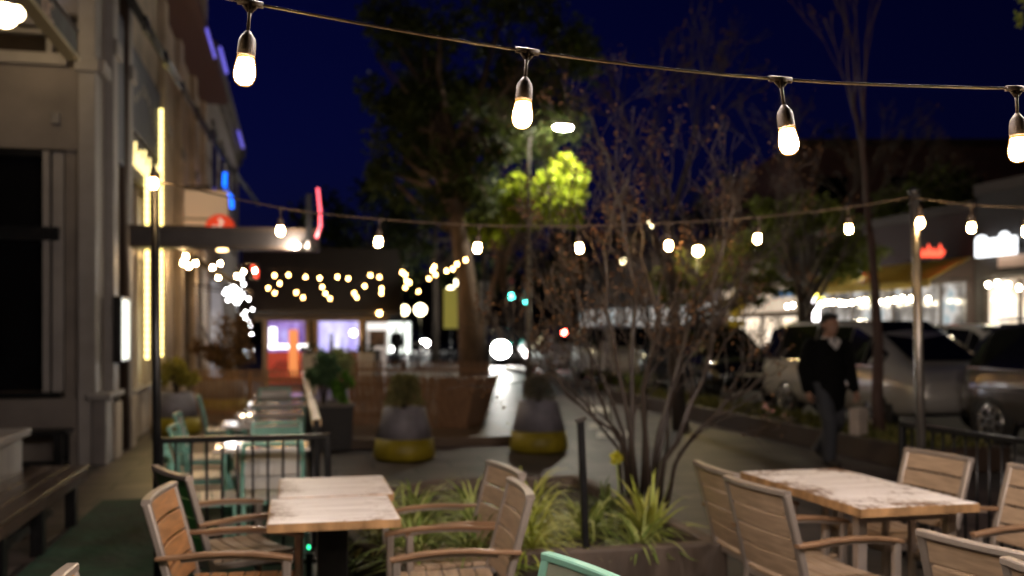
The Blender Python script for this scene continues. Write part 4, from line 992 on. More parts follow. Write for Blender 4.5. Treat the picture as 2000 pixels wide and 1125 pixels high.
# white notice stand and white tubs
c = px(737, 645, 25); t = thing('notice_stand', 'white framed notice stand with lit top beside the pavilion', 'sign', (c.x, c.y, 0))
WHT = M('white_paint', (.75,.73,.7), .45, var=.05, scale=5, bump=.02)
z = lambda y: 1.6 + (HY-y)/F*25
MB().bb(-.27,.27,-.03,.03,z(645),z(630)).build('lit_header', E('header_glow', (1,.97,.93), 1.1), t)
MB().bb(-.27,-.2,-.03,.03,z(677),z(645)).bb(.2,.27,-.03,.03,z(677),z(645)).bb(-.27,.27,-.03,.03,z(683),z(676)).build('frame', E('frame_glow', (.9,.85,.82), .3), t)  # frame and legs glow in place of light falling on them
MB().bb(-.2,.2,-.01,.02,z(676),z(645)).build('picture', M('print', (.2,.14,.11), .5, var=.6, scale=6), t)
MB().bb(-.25,-.1,-.04,.04,0,z(683)).bb(.1,.25,-.04,.04,0,z(683)).build('leg', E('leg_glow', (.8,.75,.72), .22), t)
for i, x in enumerate((603, 612)):
    c = px((605, 715)[i], 700, 24); t = thing('white_planter', ('white planter with small dark plant right of the orange door', 'white planter beneath the notice stand')[i], 'planter', (c.x, c.y, .0))
    MB().prism([(-.16,0),(.16,0),(.2,1.05),(-.2,1.05)], (0,-.15,0), (1,0,0), (0,0,1), (0,1,0), .3).build('shell', WHT, t, bevel=.01)
    m = MB(); crown_cloud(m, (0,0,1.15), (.2,.18,.13), 160, .09, random.Random(i), 6); m.build('foliage', DKLEAF, t)
# ------------------------------------------------------------------ street lamps, signals, signs
c = px(1100, 249, 24.5); b = px(1032, 645, 24.5)
t = thing('street_lamp', 'tall street lamp whose white head hangs above the bright green crown', 'street lamp', (b.x, b.y, 0))
hx = c - V((b.x, b.y, 0))
MB().tube([(0,0,0),(0,0,1),(0,0,hx.z-.5),(hx.x*.15,hx.y*.15,hx.z+.1),(hx.x*.6,hx.y*.6,hx.z+.28),(hx.x*.95,hx.y*.95,hx.z+.1)], [.1,.075,.055,.045,.04,.04], 10).lathe([(.16,0),(.14,.35),(.09,.4)], n=12).build('post', STEEL, t)
MB().ball((hx.x,hx.y,hx.z+.07), (.34,.16,.07), 14, 8).build('lamp_head', STEEL, t); MB().ball((hx.x,hx.y,hx.z), (.24,.11,.06), 12, 6).build('lens', E('street_glow', (1,.9,.72), STREET_L), t)
SL2 = dup(t, (7.35, 4.6, 0), .6, 'added street lamp by the kerb, out of view, that lights the parked cars')  # added unseen lamp that brightens the parked cars
for o in SL2.children:
    if o.name.startswith('lens'): o.data = o.data.copy(); o.data.materials[0] = E('added_kerb_lamp_glow', (1,.86,.66), STREET_L*.06)
def globe_post(label, x, y, Y, r, glow, group=None):
    c = px(x, y, Y); t = thing('globe_street_lamp', label, 'street lamp', (c.x, c.y, 0), 0, group)
    MB().tube([(0,0,0),(0,0,.8),(0,0,c.z-r)], [.07,.05,.035], 8).lathe([(.12,0),(.1,.25),(.06,.3)], n=10).build('post', BLACK, t); MB().ball((0,0,c.z), r, 12, 8).build('globe', glow, t)
GP = E('globe_post_glow', (1,.85,.5), 14)
for a in ((789,606,40,.20,'left of two warm globe lamps beyond the pavilion'), (821,605,39,.23,'right of two warm globe lamps beyond the pavilion'), (980,527,50,.2,'small far lamp just right of the big trunk'), (896,552,48,.2,'small far lamp left of the big trunk'), (880,567,46,.18,'lowest small far lamp left of the big trunk'), (1363,490,21.6,.10,'small warm lamp behind shrub twigs at right of a bulb'), (1268,440,36,.13,'small pale lamp high among the shrub twigs'), (1217,510,40,.10,'tiny bluish lamp among the shrub twigs')):
    globe_post(a[4], a[0], a[1], a[2], a[3], E('crown_lamp_glow', (1,.72,.3), 170) if a[0] == 1363 else GP)
def signal(label, x, y, Y, col, stg, mast=0):
    c = px(x, y, Y); t = thing('traffic_signal', label, 'traffic light', (c.x, c.y, 0))
    MB().tube([(0,.15,0),(0,.15,c.z+.9)], .07, 8).build('post', BLACK, t); MB().bb(-.18,.18,-.12,.12,c.z-.22,c.z+.95).build('housing', BLACK, t, bevel=.03)
    for k, cc in enumerate(('dark_red_lens','dark_amber_lens')): MB().lathe([(.11,0),(.09,.03)], (0,-.121,c.z+.75-k*.38), 12, True, (0,-1,0)).build('lens', M(cc, ((.1,.01,.01),(.1,.06,.01))[k], .2, bump=0, var=.1), t)
    MB().lathe([(.13,0),(.1,.05)], (0,-.121,c.z), 12, True, (0,-1,0)).build('lit_lens', E('signal_'+col[0], col[1], stg), t)
signal('left teal-green traffic light beyond the bright headlight', 998, 579, 48, ('green', (.08,1,.8)), 30)
signal('right teal-green traffic light beyond the bright headlight', 1028, 588, 46, ('green', (.08,1,.8)), 30)
# pole carrying far strings, slim dark pole, lit yellow strip
b = px(946, 645, 18.8); t = thing('string_pole', 'pale slim pole before the big trunk carrying the far strings of bulbs', 'pole', (b.x, b.y, 0))
MB().tube([(0,0,0),(0,0,1.5),(0,0,1.6+150*18.8/1900)], [.06,.05,.045], 10).lathe([(.13,0),(.12,.03),(.07,.05)], n=12).build('shaft', STEEL, t); MB().bb(-.09,.09,-.04,.04,1.95,2.55).build('notice_plate', M('pale_plate', (.35,.4,.42), .5), t)
b = px(889, 645, 27); t = thing('lit_strip_post', 'dark post with a glowing yellow-green strip left of the big trunk', 'banner', (b.x, b.y, 0))
MB().tube([(.2,0,0),(.2,0,3.6)], .05, 8).build('post', BLACK, t); MB().bb(-.32,.12,-.02,.02,1.65,2.75).build('cloth', E('strip_glow', (.5,.47,.1), .28), t, bevel=.01)  # stands for an unidentified lit strip; its glow is in the material
c = px(1437, 597, 24); t = thing('road_sign', 'yellow diamond pedestrian crossing sign with small yellow plate below', 'road sign', (c.x, c.y, 0), .1)
YEL = M('sign_yellow', (.62,.42,.02), .35, var=.12, scale=5, bump=.02)
SY = E('sign_plate_glow', (.62,.40,.02), .22)  # plates glow themselves in place of reflected light
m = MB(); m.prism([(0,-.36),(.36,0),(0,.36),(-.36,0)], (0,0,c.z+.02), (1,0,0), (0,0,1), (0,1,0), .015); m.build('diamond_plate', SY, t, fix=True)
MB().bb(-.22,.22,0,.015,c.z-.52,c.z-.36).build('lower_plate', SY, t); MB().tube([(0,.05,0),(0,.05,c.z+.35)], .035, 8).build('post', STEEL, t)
BK = M('sign_ink', (.01,.01,.01), .6, var=.1)
m = MB().ball((0,-.01,c.z+.2), (.045,.006,.045), 10, 6).box((0,-.006,c.z+.06), (.08,.008,.17)).box((.05,-.006,c.z-.08), (.04,.008,.18), ry=-.35).box((-.05,-.006,c.z-.08), (.04,.008,.18), ry=.35).box((.08,-.006,c.z+.07), (.14,.008,.035), ry=.4).box((-.08,-.006,c.z+.07), (.14,.008,.035), ry=-.4)
m.build('pedestrian_mark', BK, t); MB().box((0,-.006,c.z-.44), (.26,.008,.035), ry=.3).build('arrow_mark', BK, t)
for i, (x, y0, y1, Y, wd) in enumerate(((1320,585,628,34,.2),(1350,585,612,34,.22))):
    c = px(x, y1, Y); t = thing('hanging_banner', ('tall pale banner on a post behind the shrub twigs', 'shorter pale banner beside the tall one behind the twigs')[i], 'banner', (c.x, c.y, 0))
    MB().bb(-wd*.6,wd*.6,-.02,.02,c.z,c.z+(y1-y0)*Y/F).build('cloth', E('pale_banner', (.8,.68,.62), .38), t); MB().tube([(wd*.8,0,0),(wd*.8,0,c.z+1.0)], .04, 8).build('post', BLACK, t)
# backlit shelter panel and figure
c = px(779, 690, 47); t = thing('backlit_panel', 'bright white backlit poster panel with a dark figure in front', 'panel', (c.x, c.y, 0))
MB().bb(-.56,.56,-.04,.04,c.z,c.z+1.5).build('lit_face', E('panel_glow', (.93,1,.93), 1.6), t); MB().prism([(-.64,0),(-.565,0),(-.565,c.z+1.505),(.565,c.z+1.505),(.565,0),(.64,0),(.64,2.1),(-.64,2.1)], (0,-.06,0), (1,0,0), (0,0,1), (0,1,0), .12).build('frame', BLACK, t, fix=True)
c = px(768, 681, 44); t = thing('pavement_lamp', 'small white lamp low in front of the backlit panel', 'lamp', (c.x, c.y, 0))
MB().ball((0,0,c.z), .12, 10, 8).build('globe', E('low_lamp', (1,1,.95), 16), t); MB().tube([(0,0,0),(0,0,c.z-.1)], .04, 8).build('post', BLACK, t)

# ------------------------------------------------------------------ shops across the street
UX = 17.7
def shop(name, label, v0, v1, h, mat, front=17.7):
    t = thing(name, label, 'shop', (front, (v0+v1)/2, 0)); L = (v1-v0)/2
    MB().bb(0, 9, -L, L, 2.95, h).bb(.0, 9, -L, -L+.3, 0, 2.95).bb(0, 9, L-.3, L, 0, 2.95).bb(.05, .25, -L+.3, L-.3, 0, .35).build('wall', mat, t)
    MB().bb(-.06, .3, -L, L, h-.2, h+.06).build('parapet_cap', DKBR, t)
    return t, L
def glaz(t, y0, y1, z0, z1, mat, n):
    g = MB().bb(.12, .16, y0, y1, z0, z1).build('window', mat, t)
    m = MB()
    for k in range(n+1): y = y0+(y1-y0)*k/n; m.bb(.04, .115, y-.04, y+.04, z0, z1)
    m.bb(.04, .115, y0, y1, z1, z1+.06); m.build('frame', DKBR, g)
W1 = glow_pattern('bright_shop', [(.30,(.05,.04,.03)), (.42,(.35,.27,.2)), (.52,(.9,.72,.52)), (.7,(1,.93,.82))], 1.7, 1.0, .8, 1)
W2 = glow_pattern('arcade_shop', [(.32,(.03,.03,.035)), (.46,(.28,.25,.22)), (.56,(.85,.8,.75)), (.66,(.35,.5,.55)), (.75,(.9,.85,.8))], .8, 1.3, .9, 12)
s, L = shop('white_shop', 'bright white-lit shop front with overexposed sign at the right edge', 15.5, 22.6, 5.4, M('dark_render', (.022,.018,.017), .7, var=.2, scale=2))
glaz(s, L-5.2, L-.35, .36, 2.9, W1, 4)
MB().bb(-.25,.0,L-6.5,L-.6,2.96,3.12).build('canopy_slab', SIGNBLK, s); MB().bb(-.04,.0,L-2.9,L-.9,3.2,3.5).bb(-.04,.0,L-5.6,L-3.1,3.2,3.5).build('transom_panel', E('transom_glow', (.55,.36,.25), .28), s)
tb = thing('lit_sign', 'overexposed white lit sign box above the bright shop', 'sign', (UX-.2, vat(1942, UX-.2), 3.73))
MB().bb(-.08,.08,-.72,.62,-.22,.22).ball((-.05,.42,.24), (.09,.2,.1), 10, 6).ball((-.05,-.42,.26), (.09,.16,.1), 10, 6).build('lit_box', E('sign_white', (.93,.96,1), 2.5), tb); MB().bb(.085,.2,-.7,.7,-.1,.1).build('bracket', BLACK, tb)
s, L = shop('arcade_shop', 'long shop front under a yellow awning with a row of bulbs', 22.65, 31.2, 5.0, M('maroon_render', (.035,.014,.012), .7, var=.2, scale=2)); glaz(s, -L+.35, L-.35, .36, 2.9, W2, 7)
aw = thing('yellow_awning', 'long yellow canvas awning across the street', 'awning', (UX, 26.4, 2.95))
CAN = leafmat('yellow_canvas', (.62,.47,.10), (.62,.47,.10), .7)
m = MB().prism([(0,.62),(-1.25,.0),(-1.25,-.2),(-1.22,-.2),(-1.22,-.01),(0,.59)], (0,-3.6,0), (1,0,0), (0,0,1), (0,1,0), 7.2); m.build('canvas', CAN, aw, fix=True)
MB().tube([(0,-3.5,.05),(-1.2,-3.5,-.02)], .025, 6).tube([(0,0,.05),(-1.2,0,-.02)], .025, 6).tube([(0,3.5,.05),(-1.2,3.5,-.02)], .025, 6).build('arm', STEEL, aw)
P = [V((UX-1.3, 22.4 + k*.36, 2.62 - .03*math.sin(k*1.2))) for k in range(24)]
string_light('row of white bulbs strung under the yellow awning edge', P, range(1, 23), 1.6, E('white_row_glow', (1,.84,.58), 120), .008, .04, None, 2)
P = [V((UX-.35, 17.0 + k*.36, 2.86 - .1*math.sin(k*.9))) for k in range(15)]
string_light('row of white bulbs strung across the bright white shop front', P, range(1, 14), 1.6, MATS['white_row_glow'], .008, .04, None, 2)
s, L = shop('cream_shop', 'cream-lit shop with stepped gable beyond the dark trunked tree', 31.6, 38.2, 3.6, M('cream_render', (.5,.42,.33), .7, var=.15, scale=2))
glaz(s, -L+.4, L-.4, .36, 2.1, W1, 4)
MB().bb(-.14,-.03,-L+.3,L-.3,2.3,3.2).build('lit_fascia', E('cream_fascia', (.85,.68,.5), .55), s); MB().prism([(-1.6,0),(1.6,0),(.9,.5),(0,.75),(-.9,.5)], (-.02,0,3.66), (0,1,0), (0,0,1), (1,0,0), .4).build('gable', MATS['cream_render'], s, fix=True)
s, L = shop('end_shop', 'dim shop at the far end of the opposite row', 38.4, 60, 5.5, M('dim_render', (.12,.1,.09), .7, var=.2, scale=2)); glaz(s, -L+.5, L-.5, .36, 2.8, W2, 12)
aw = thing('blue_awning', 'small blue awning between the cream shop and the yellow awning', 'awning', (UX-.05, 30.9, 2.85))
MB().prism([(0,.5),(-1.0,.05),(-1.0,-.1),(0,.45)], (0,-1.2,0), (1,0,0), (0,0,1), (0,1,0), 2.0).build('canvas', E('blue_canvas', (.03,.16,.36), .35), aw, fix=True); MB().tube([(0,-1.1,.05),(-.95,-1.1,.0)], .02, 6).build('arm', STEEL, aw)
c = px(1599, 584, 32.0); t = thing('yellow_lamp', 'yellow globe lamp hanging beneath the blue awning', 'lamp', c); MB().ball((0,0,0), .16, 10, 8).build('globe', E('yellow_globe', (1,.85,.15), 10), t); MB().tube([(0,0,.15),(0,0,.45)], .02, 6).build('rod', BLACK, t)
c = px(1594, 612, 32.0); t = thing('tube_lamp', 'upright white tube lamp with violet foot behind the walking man', 'lamp', (c.x, c.y, 0))
MB().tube([(0,0,1.55),(0,0,2.65)], .1, 8).build('tube', E('tube_white', (1,.95,1), 9), t); MB().ball((0,0,1.33), .11, 10, 6).build('violet_lamp', E('violet_lamp', (.45,.35,1), 3), t); MB().tube([(0,0,0),(0,0,1.2)], .05, 8).build('post', BLACK, t)
def neon_script(label, x, y, Y, wd, h, mat, n):
    c = px(x, y, Y); t = thing('neon_sign', label, 'sign', c, -TH); m = MB()
    for k in range(n):
        a = -wd/2 + wd*k/n; s = wd/n
        m.tube([(a,0,-h*.4),(a+s*.3,0,h*(.5 if k % 2 else .2)),(a+s*.6,0,-h*.3),(a+s*.95,0,h*.1)], .045, 6)
    m.build('neon_tube', mat, t); MB().bb(-wd/2,wd/2,.08,.11,-h*.5,h*.5).build('backing', BLACK, t)
RN = E('orange_red_neon', (1,.10,.05), 2.2)
neon_script('orange-red neon script sign right of the grey pole', 1822, 492, 26.3, .62, .36, RN, 4)
neon_script('small red neon sign with white dot left of reddish trunk', 1694, 532, 29.6, .36, .2, RN, 2)
c = px(1678, 533, 29.8); t = thing('white_lamp', 'small white lamp beside the small red neon sign', 'lamp', c); MB().ball((0,0,0), .12, 10, 8).build('globe', E('small_white', (.95,.95,1), 9), t); MB().tube([(0,0,.1),(0,0,.4)], .02, 6).build('rod', BLACK, t)
b = px(1880, 645, 43); t = thing('dark_building', 'tall dark flat-roofed building closing the view above the shops', 'building', (b.x, b.y, 0), -TH)
m = MB().bb(-7.5, 14, 0, 12, 0, 9.9); m.build('wall', M('maroon_brick', (.11,.05,.04), .8, var=.25, scale=3), t); MB().bb(-7.6,14.1,-.15,.1,9.7,10.05).build('cornice', DKBR, t)
for k in range(6):
    f = MB().bb(-6.5+k*3,-5.1+k*3,-.06,-.01,6,8.4).build('window', DGLASS, t); MB().bb(-6.6+k*3,-5.0+k*3,-.12,-.0,5.85,5.98).build('frame', DKBR, f)

# ------------------------------------------------------------------ kerb bed
t = thing('kerb_bed', 'long low timber-edged planting bed between pavement and parked cars', 'planter', (7.35, 15, .004))
MB().bb(-.55,-.47,-5.5,5.5,0,.28).bb(.47,.55,-5.5,5.5,0,.28).bb(-.47,.47,-5.5,-5.42,0,.28).bb(-.47,.47,5.42,5.5,0,.28).build('edging', DKBR, t, bevel=.01); MB().bb(-.47,.47,-5.42,5.42,.0,.22).build('soil', SOIL, t)
m = MB(); rg = random.Random(12)
for i in range(2600):
    p = V((rg.uniform(-.45,.45), rg.uniform(-5.4,5.4), .23)); m.leaf(p, (rvec(rg)*.6+V((0,0,.7))).normalized(), rvec(rg), rg.uniform(.06,.2), .045)
g_ = m.build('ground_cover', leafmat('bed_leaf', (.05,.06,.015), (.22,.2,.06)), t); g_['kind'] = 'stuff'
for i, (x, y, lb) in enumerate(((1180,742,'low hedge clump at the kerb before the white car'),(1262,752,'second low hedge clump at the kerb, darker'))):
    p = gr(x, y+18); shrub('kerb_shrub', lb, V((p.x,p.y,.05)), .55, .55, MIDLEAF, 900, .09, 90+i, 9)

# ------------------------------------------------------------------ vehicles
PROF = {
 'suv': [(-2.34,.5,.72,.95,1.0,.62),(-2.28,.38,.85,1.04,1.2,.66),(-2.14,.32,.90,1.06,1.5,.67),(-1.85,.30,.93,1.06,1.68,.68),(-1.0,.28,.945,1.05,1.75,.69),(0,.28,.95,1.03,1.74,.69),(.5,.28,.95,1.02,1.66,.67),(.95,.28,.95,1.02,1.38,.71),(1.3,.28,.945,1.02,1.09,.79),(1.8,.30,.93,.97,1.03,.77),(2.15,.34,.88,.88,.94,.72),(2.32,.42,.76,.74,.8,.6)],
 'van': [(-2.5,.5,.75,1.0,1.1,.66),(-2.45,.38,.88,1.05,1.4,.72),(-2.35,.32,.93,1.06,1.68,.72),(-1.8,.28,.96,1.05,1.77,.72),(-.6,.27,.975,1.03,1.78,.72),(.5,.27,.975,1.02,1.74,.71),(1.0,.27,.975,1.02,1.56,.71),(1.5,.27,.97,1.02,1.27,.75),(1.85,.28,.95,.98,1.08,.78),(2.2,.32,.9,.9,.98,.74),(2.42,.40,.8,.74,.82,.62)],
 'sedan': [(-2.3,.48,.7,.85,.9,.6),(-2.22,.36,.83,.95,1.0,.68),(-1.7,.28,.89,.97,1.06,.72),(-1.2,.25,.91,.96,1.3,.62),(-.7,.25,.915,.95,1.42,.6),(.0,.25,.915,.94,1.45,.6),(.5,.25,.915,.93,1.36,.6),(1.0,.25,.91,.93,1.1,.7),(1.3,.25,.9,.93,.99,.74),(1.8,.28,.88,.86,.92,.72),(2.15,.32,.82,.74,.8,.66),(2.28,.4,.7,.6,.66,.55)],
}
TYRE = RUBBER
def vehicle(name, label, kind, x, y, rz, paint, head=0, tail=0, cat='car', group='parked cars', plate=True, headcol=(1,.97,.9), wy=(1.42,-1.42), hr=.1, tailz=None, lit=(-1,1)):
    t = thing(name, label, cat, (x, y, .006), rz, group); st = PROF[kind]
    def ring(s):
        y, zb, hw, ze, zt, ht = s; h = zt-ze
        a = [(hw*.80,zb),(hw*.97,zb+.07),(hw,zb+.3*(ze-zb)),(hw,zb+.65*(ze-zb)),(hw*.965,ze),(ht+(hw*.94-ht)*.45,ze+h*.5),(ht,zt-.07*min(1,h*3)),(ht*.82,zt-.015),(0,zt)]
        return [V((px_,y,pz)) for px_, pz in a]
    rs = []
    import bisect
    ys = [s[0] for s in st]; fine = []
    for i in range(len(st)-1):
        for k in range(3):
            f_ = k/3; fine.append(tuple(a+(b-a)*f_ for a, b in zip(st[i], st[i+1])))
    fine.append(st[-1])
    m = MB(); vs = []
    for s in fine:
        r = ring(s); vs += r + [V((-p.x,p.y,p.z)) for p in r[-2::-1]]
    n = 17; fs = []
    for i in range(len(fine)-1):
        for k in range(n-1): fs.append((i*n+k, (i+1)*n+k, (i+1)*n+k+1, i*n+k+1))
        fs.append((i*n+n-1, (i+1)*n+n-1, (i+1)*n, i*n))
    fs += [tuple(range(n)), tuple((len(fine)-1)*n+k for k in range(n))[::-1]]
    m.add(vs, fs, True); m.build('body', paint, t, fix=True)
    def pane(cs, nm):
        mm = MB(); nrm = (cs[1]-cs[0]).cross(cs[3]-cs[0]).normalized(); c_ = sum(cs, V())/4
        if nrm.dot(c_ - V((0, c_.y*.6, .7))) < 0: nrm = -nrm
        q = [c_ + (p-c_)*.94 + nrm*.012 for p in cs]; mm.add(q, [(0,1,2,3)]); return mm.build(nm, DGLASS, t)
    R_ = [ring(s) for s in st]; hi = [i for i, s in enumerate(st) if s[4]-s[3] > .2]
    for i in hi[:-1]:
        if i+1 in hi:
            for sx in (1, -1): pane([V((sx*p.x,p.y,p.z)) for p in (R_[i][4], R_[i+1][4], R_[i+1][6], R_[i][6])], 'side_window')
    fr = [i for i in range(len(st)-1) if (st[i][4]-st[i+1][4]) > .12 and st[i][4] > 1.15 and st[i][0] > 0]
    if fr:
        a, b = R_[fr[0]], R_[fr[-1]+1]; aa, bb_ = a[7], b[7]
        pts = [V((-aa.x,aa.y,aa.z)), V((aa.x,aa.y,aa.z)), V((bb_.x,bb_.y,bb_.z)), V((-bb_.x,bb_.y,bb_.z))]; o = pane(pts, 'windscreen'); o.location = (0,.03,.035)
    re_ = [i for i in range(len(st)-1) if (st[i+1][4]-st[i][4]) > .12 and st[i+1][0] < 0]
    if re_:
        a, b = R_[re_[0]+(1 if kind != 'sedan' else 0)], R_[re_[-1]+1]; aa, bb_ = a[7], b[7]
        o = pane([V((-aa.x,aa.y,aa.z)), V((aa.x,aa.y,aa.z)), V((bb_.x,bb_.y,bb_.z)), V((-bb_.x,bb_.y,bb_.z))], 'rear_window'); o.location = (0,-.03,.03)
    hw = max(s[2] for s in st); fy = st[-2][0]; ry = st[1][0]
    for wy_ in wy:
        for sx in (-1, 1):
            wh = MB().lathe([(.30,-.11),(.335,-.09),(.35,-.03),(.35,.05),(.335,.10),(.3,.115),(.2,.1)], (sx*(hw-.12), wy_, .35), 24, True, (sx,0,0)).build('wheel', TYRE, t)
            m = MB().lathe([(.235,.0),(.24,.118),(.21,.112),(.19,.07)], (sx*(hw-.12), wy_, .35), 20, True, (sx,0,0))
            for k in range(7):
                a = 2*PI*k/7; m.box((sx*(hw-.01), wy_+.11*math.cos(a), .35+.11*math.sin(a)), (.02,.2,.045), rx=a)
            m.build('rim', RIM, wh)
            MB().lathe([(.42,0),(.42,.012)], (sx*(hw-.035), wy_, .37), 24, False, (sx,0,0)).build('wheel_arch', RUBBER, t)
    for sx in (-1, 1):
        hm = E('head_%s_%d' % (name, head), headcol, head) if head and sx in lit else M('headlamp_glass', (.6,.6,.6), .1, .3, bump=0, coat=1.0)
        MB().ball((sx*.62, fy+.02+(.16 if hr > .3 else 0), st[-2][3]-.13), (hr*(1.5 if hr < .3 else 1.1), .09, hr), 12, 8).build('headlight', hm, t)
        tm = E('tail_%d' % tail, (1,.06,.04), tail) if tail else M('tail_glass', (.25,.01,.01), .12, bump=0, coat=1.0)
        MB().ball((sx*.68, ry-.0, tailz or st[1][3]-.1), (.1, .07, .13), 12, 8).build('taillight', tm, t)
        MB().ball((sx*(hw+.07), .62, st[6][3]+.06), (.10,.06,.08), 10, 6).build('mirror', paint, t)
    MB().bb(-.5,.5,fy+.0,fy+.14,.46,.62).build('grille', BLACK, t, bevel=.02); MB().bb(-.8,.8,fy-.1,fy+.11,.32,.42).build('front_bumper', BLACK, t, bevel=.02); MB().bb(-.8,.8,ry-.12,ry+.1,.36,.46).build('rear_bumper', BLACK, t, bevel=.02)
    CH = M('chrome', (.75,.73,.7), .12, 1.0, var=.03, bump=0, rvar=.02)
    for sx in (-1, 1):
        MB().bar([(sx*(p_[2]*.965+.006), p_[0], p_[3]+.012) for p_ in st[2:8]], .015, .028).build('window_trim', CH, t)
        for y_ in (-.75, .35): MB().bar([(sx*(hw+.012), y_-.1, .93), (sx*(hw+.022), y_, .935), (sx*(hw+.012), y_+.1, .93)], .02, .03).build('door_handle', CH, t)
    MB().bar([(-.45,fy+.15,.66),(0,fy+.17,.67),(.45,fy+.15,.66)], .02, .05).build('grille_trim', CH, t)
    if plate: MB().bb(-.2,.2,fy+.142,fy+.155,.47,.6).bb(-.2,.2,ry-.1,ry-.085,.62,.75).build('number_plate', M('plate_white', (.7,.68,.62), .4, bump=0), t)
    return t
def paint(name, col, met=.2, rough=.2): return M(name, col, rough, met, var=.04, scale=3, bump=0, coat=1.0, rvar=.03)
SILV = paint('silver_paint', (.52,.5,.46)); DKS = paint('dark_silver_paint', (.12,.11,.10), .4, .14); BLKP = paint('black_paint', (.008,.008,.009), .2, .2); WHP = paint('white_car_paint', (.66,.65,.64), .0, .3); DBL = paint('dark_blue_paint', (.015,.018,.03), .4, .25)
t = vehicle('parked_van', 'silver minivan parked facing us behind the walking man and the reddish tree trunk', 'van', 9.78, 14.95, PI, SILV, cat='van')
t = vehicle('parked_suv', 'dark silver sport utility car at the right edge with chrome strip along its sill', 'suv', 10.15, 9.86, PI, DKS, wy=(1.42,-1.6))
MB().bar([(.975,-1.0,.36),(.975,1.0,.36)], .03, .05).build('sill_trim', M('chrome', (.75,.73,.7), .12, 1.0, var=.03, bump=0, rvar=.02), t); MB().bar([(.965,-2.0,.80),(.972,1.2,.80)], .02, .035).build('side_trim', MATS['chrome'], t)
for sx in (-1, 1): MB().bar([(sx*.72,-1.7,1.74),(sx*.72,.3,1.77)], .03, .03).build('roof_rail', MATS['chrome'], t)
vehicle('parked_car', 'black car with pale number plate parked facing us behind the shrub', 'suv', 9.32, 20.9, PI, BLKP, head=25, hr=.05)  # lamps of parked cars are lit to stand in for glints
vehicle('parked_car', 'white car parked facing us far behind the shrub stems', 'suv', 9.3, 27.0, PI, WHP, head=26, hr=.06)
vehicle('parked_car', 'white car standing second in line farther up behind the shrub', 'sedan', 9.2, 33.0, PI, WHP, head=27, hr=.06)
HEADT = 900
vehicle('oncoming_car', 'oncoming car with the dazzling white headlight beside the big trunk', 'suv', 9.55, 44.5, PI, BLKP, head=HEAD_L, group='cars driving in the street', hr=.37, lit=(1,))  # headlight enlarged so its disc stands in for lens glare
vehicle('oncoming_car', 'second oncoming car, its headlight glaring right of the backlit panel', 'sedan', 9.2, 77, PI, BLKP, head=HEAD2_L, group='cars driving in the street', hr=.22)
vehicle('leading_van', 'van driving away with pinkish red tail lights among the twigs', 'van', 12.9, 46, 0, DBL, tail=150, group='cars driving in the street', tailz=1.5, cat='van')
vehicle('approaching_car', 'car with a bluish white headlight seen through the middle of the shrub', 'sedan', 12.3, 33.5, PI, BLKP, head=60, group='cars driving in the street', headcol=(.8,.97,1))
for x, y, k, p, lb in ((15.3, 20.6, 'suv', WHP, 'white car parked across the street before the bright shop'), (15.2, 27.5, 'sedan', DBL, 'dark car parked across the street by the yellow awning'), (15.2, 34.2, 'sedan', BLKP, 'black car parked across the street before the cream shop'), (15.2, 40.5, 'suv', DBL, 'dark car parked across the street, farthest of its row')):
    vehicle('parked_car', lb, k, x, y, 0, p, tail=12 if y > 25 else 0)
for i, (x, y, Y) in enumerate(((1376,664,34),(1388,661,33),(1400,668,36),(1452,648,30),(1466,642,29),(1480,652,32),(1505,652,30))):
    pass

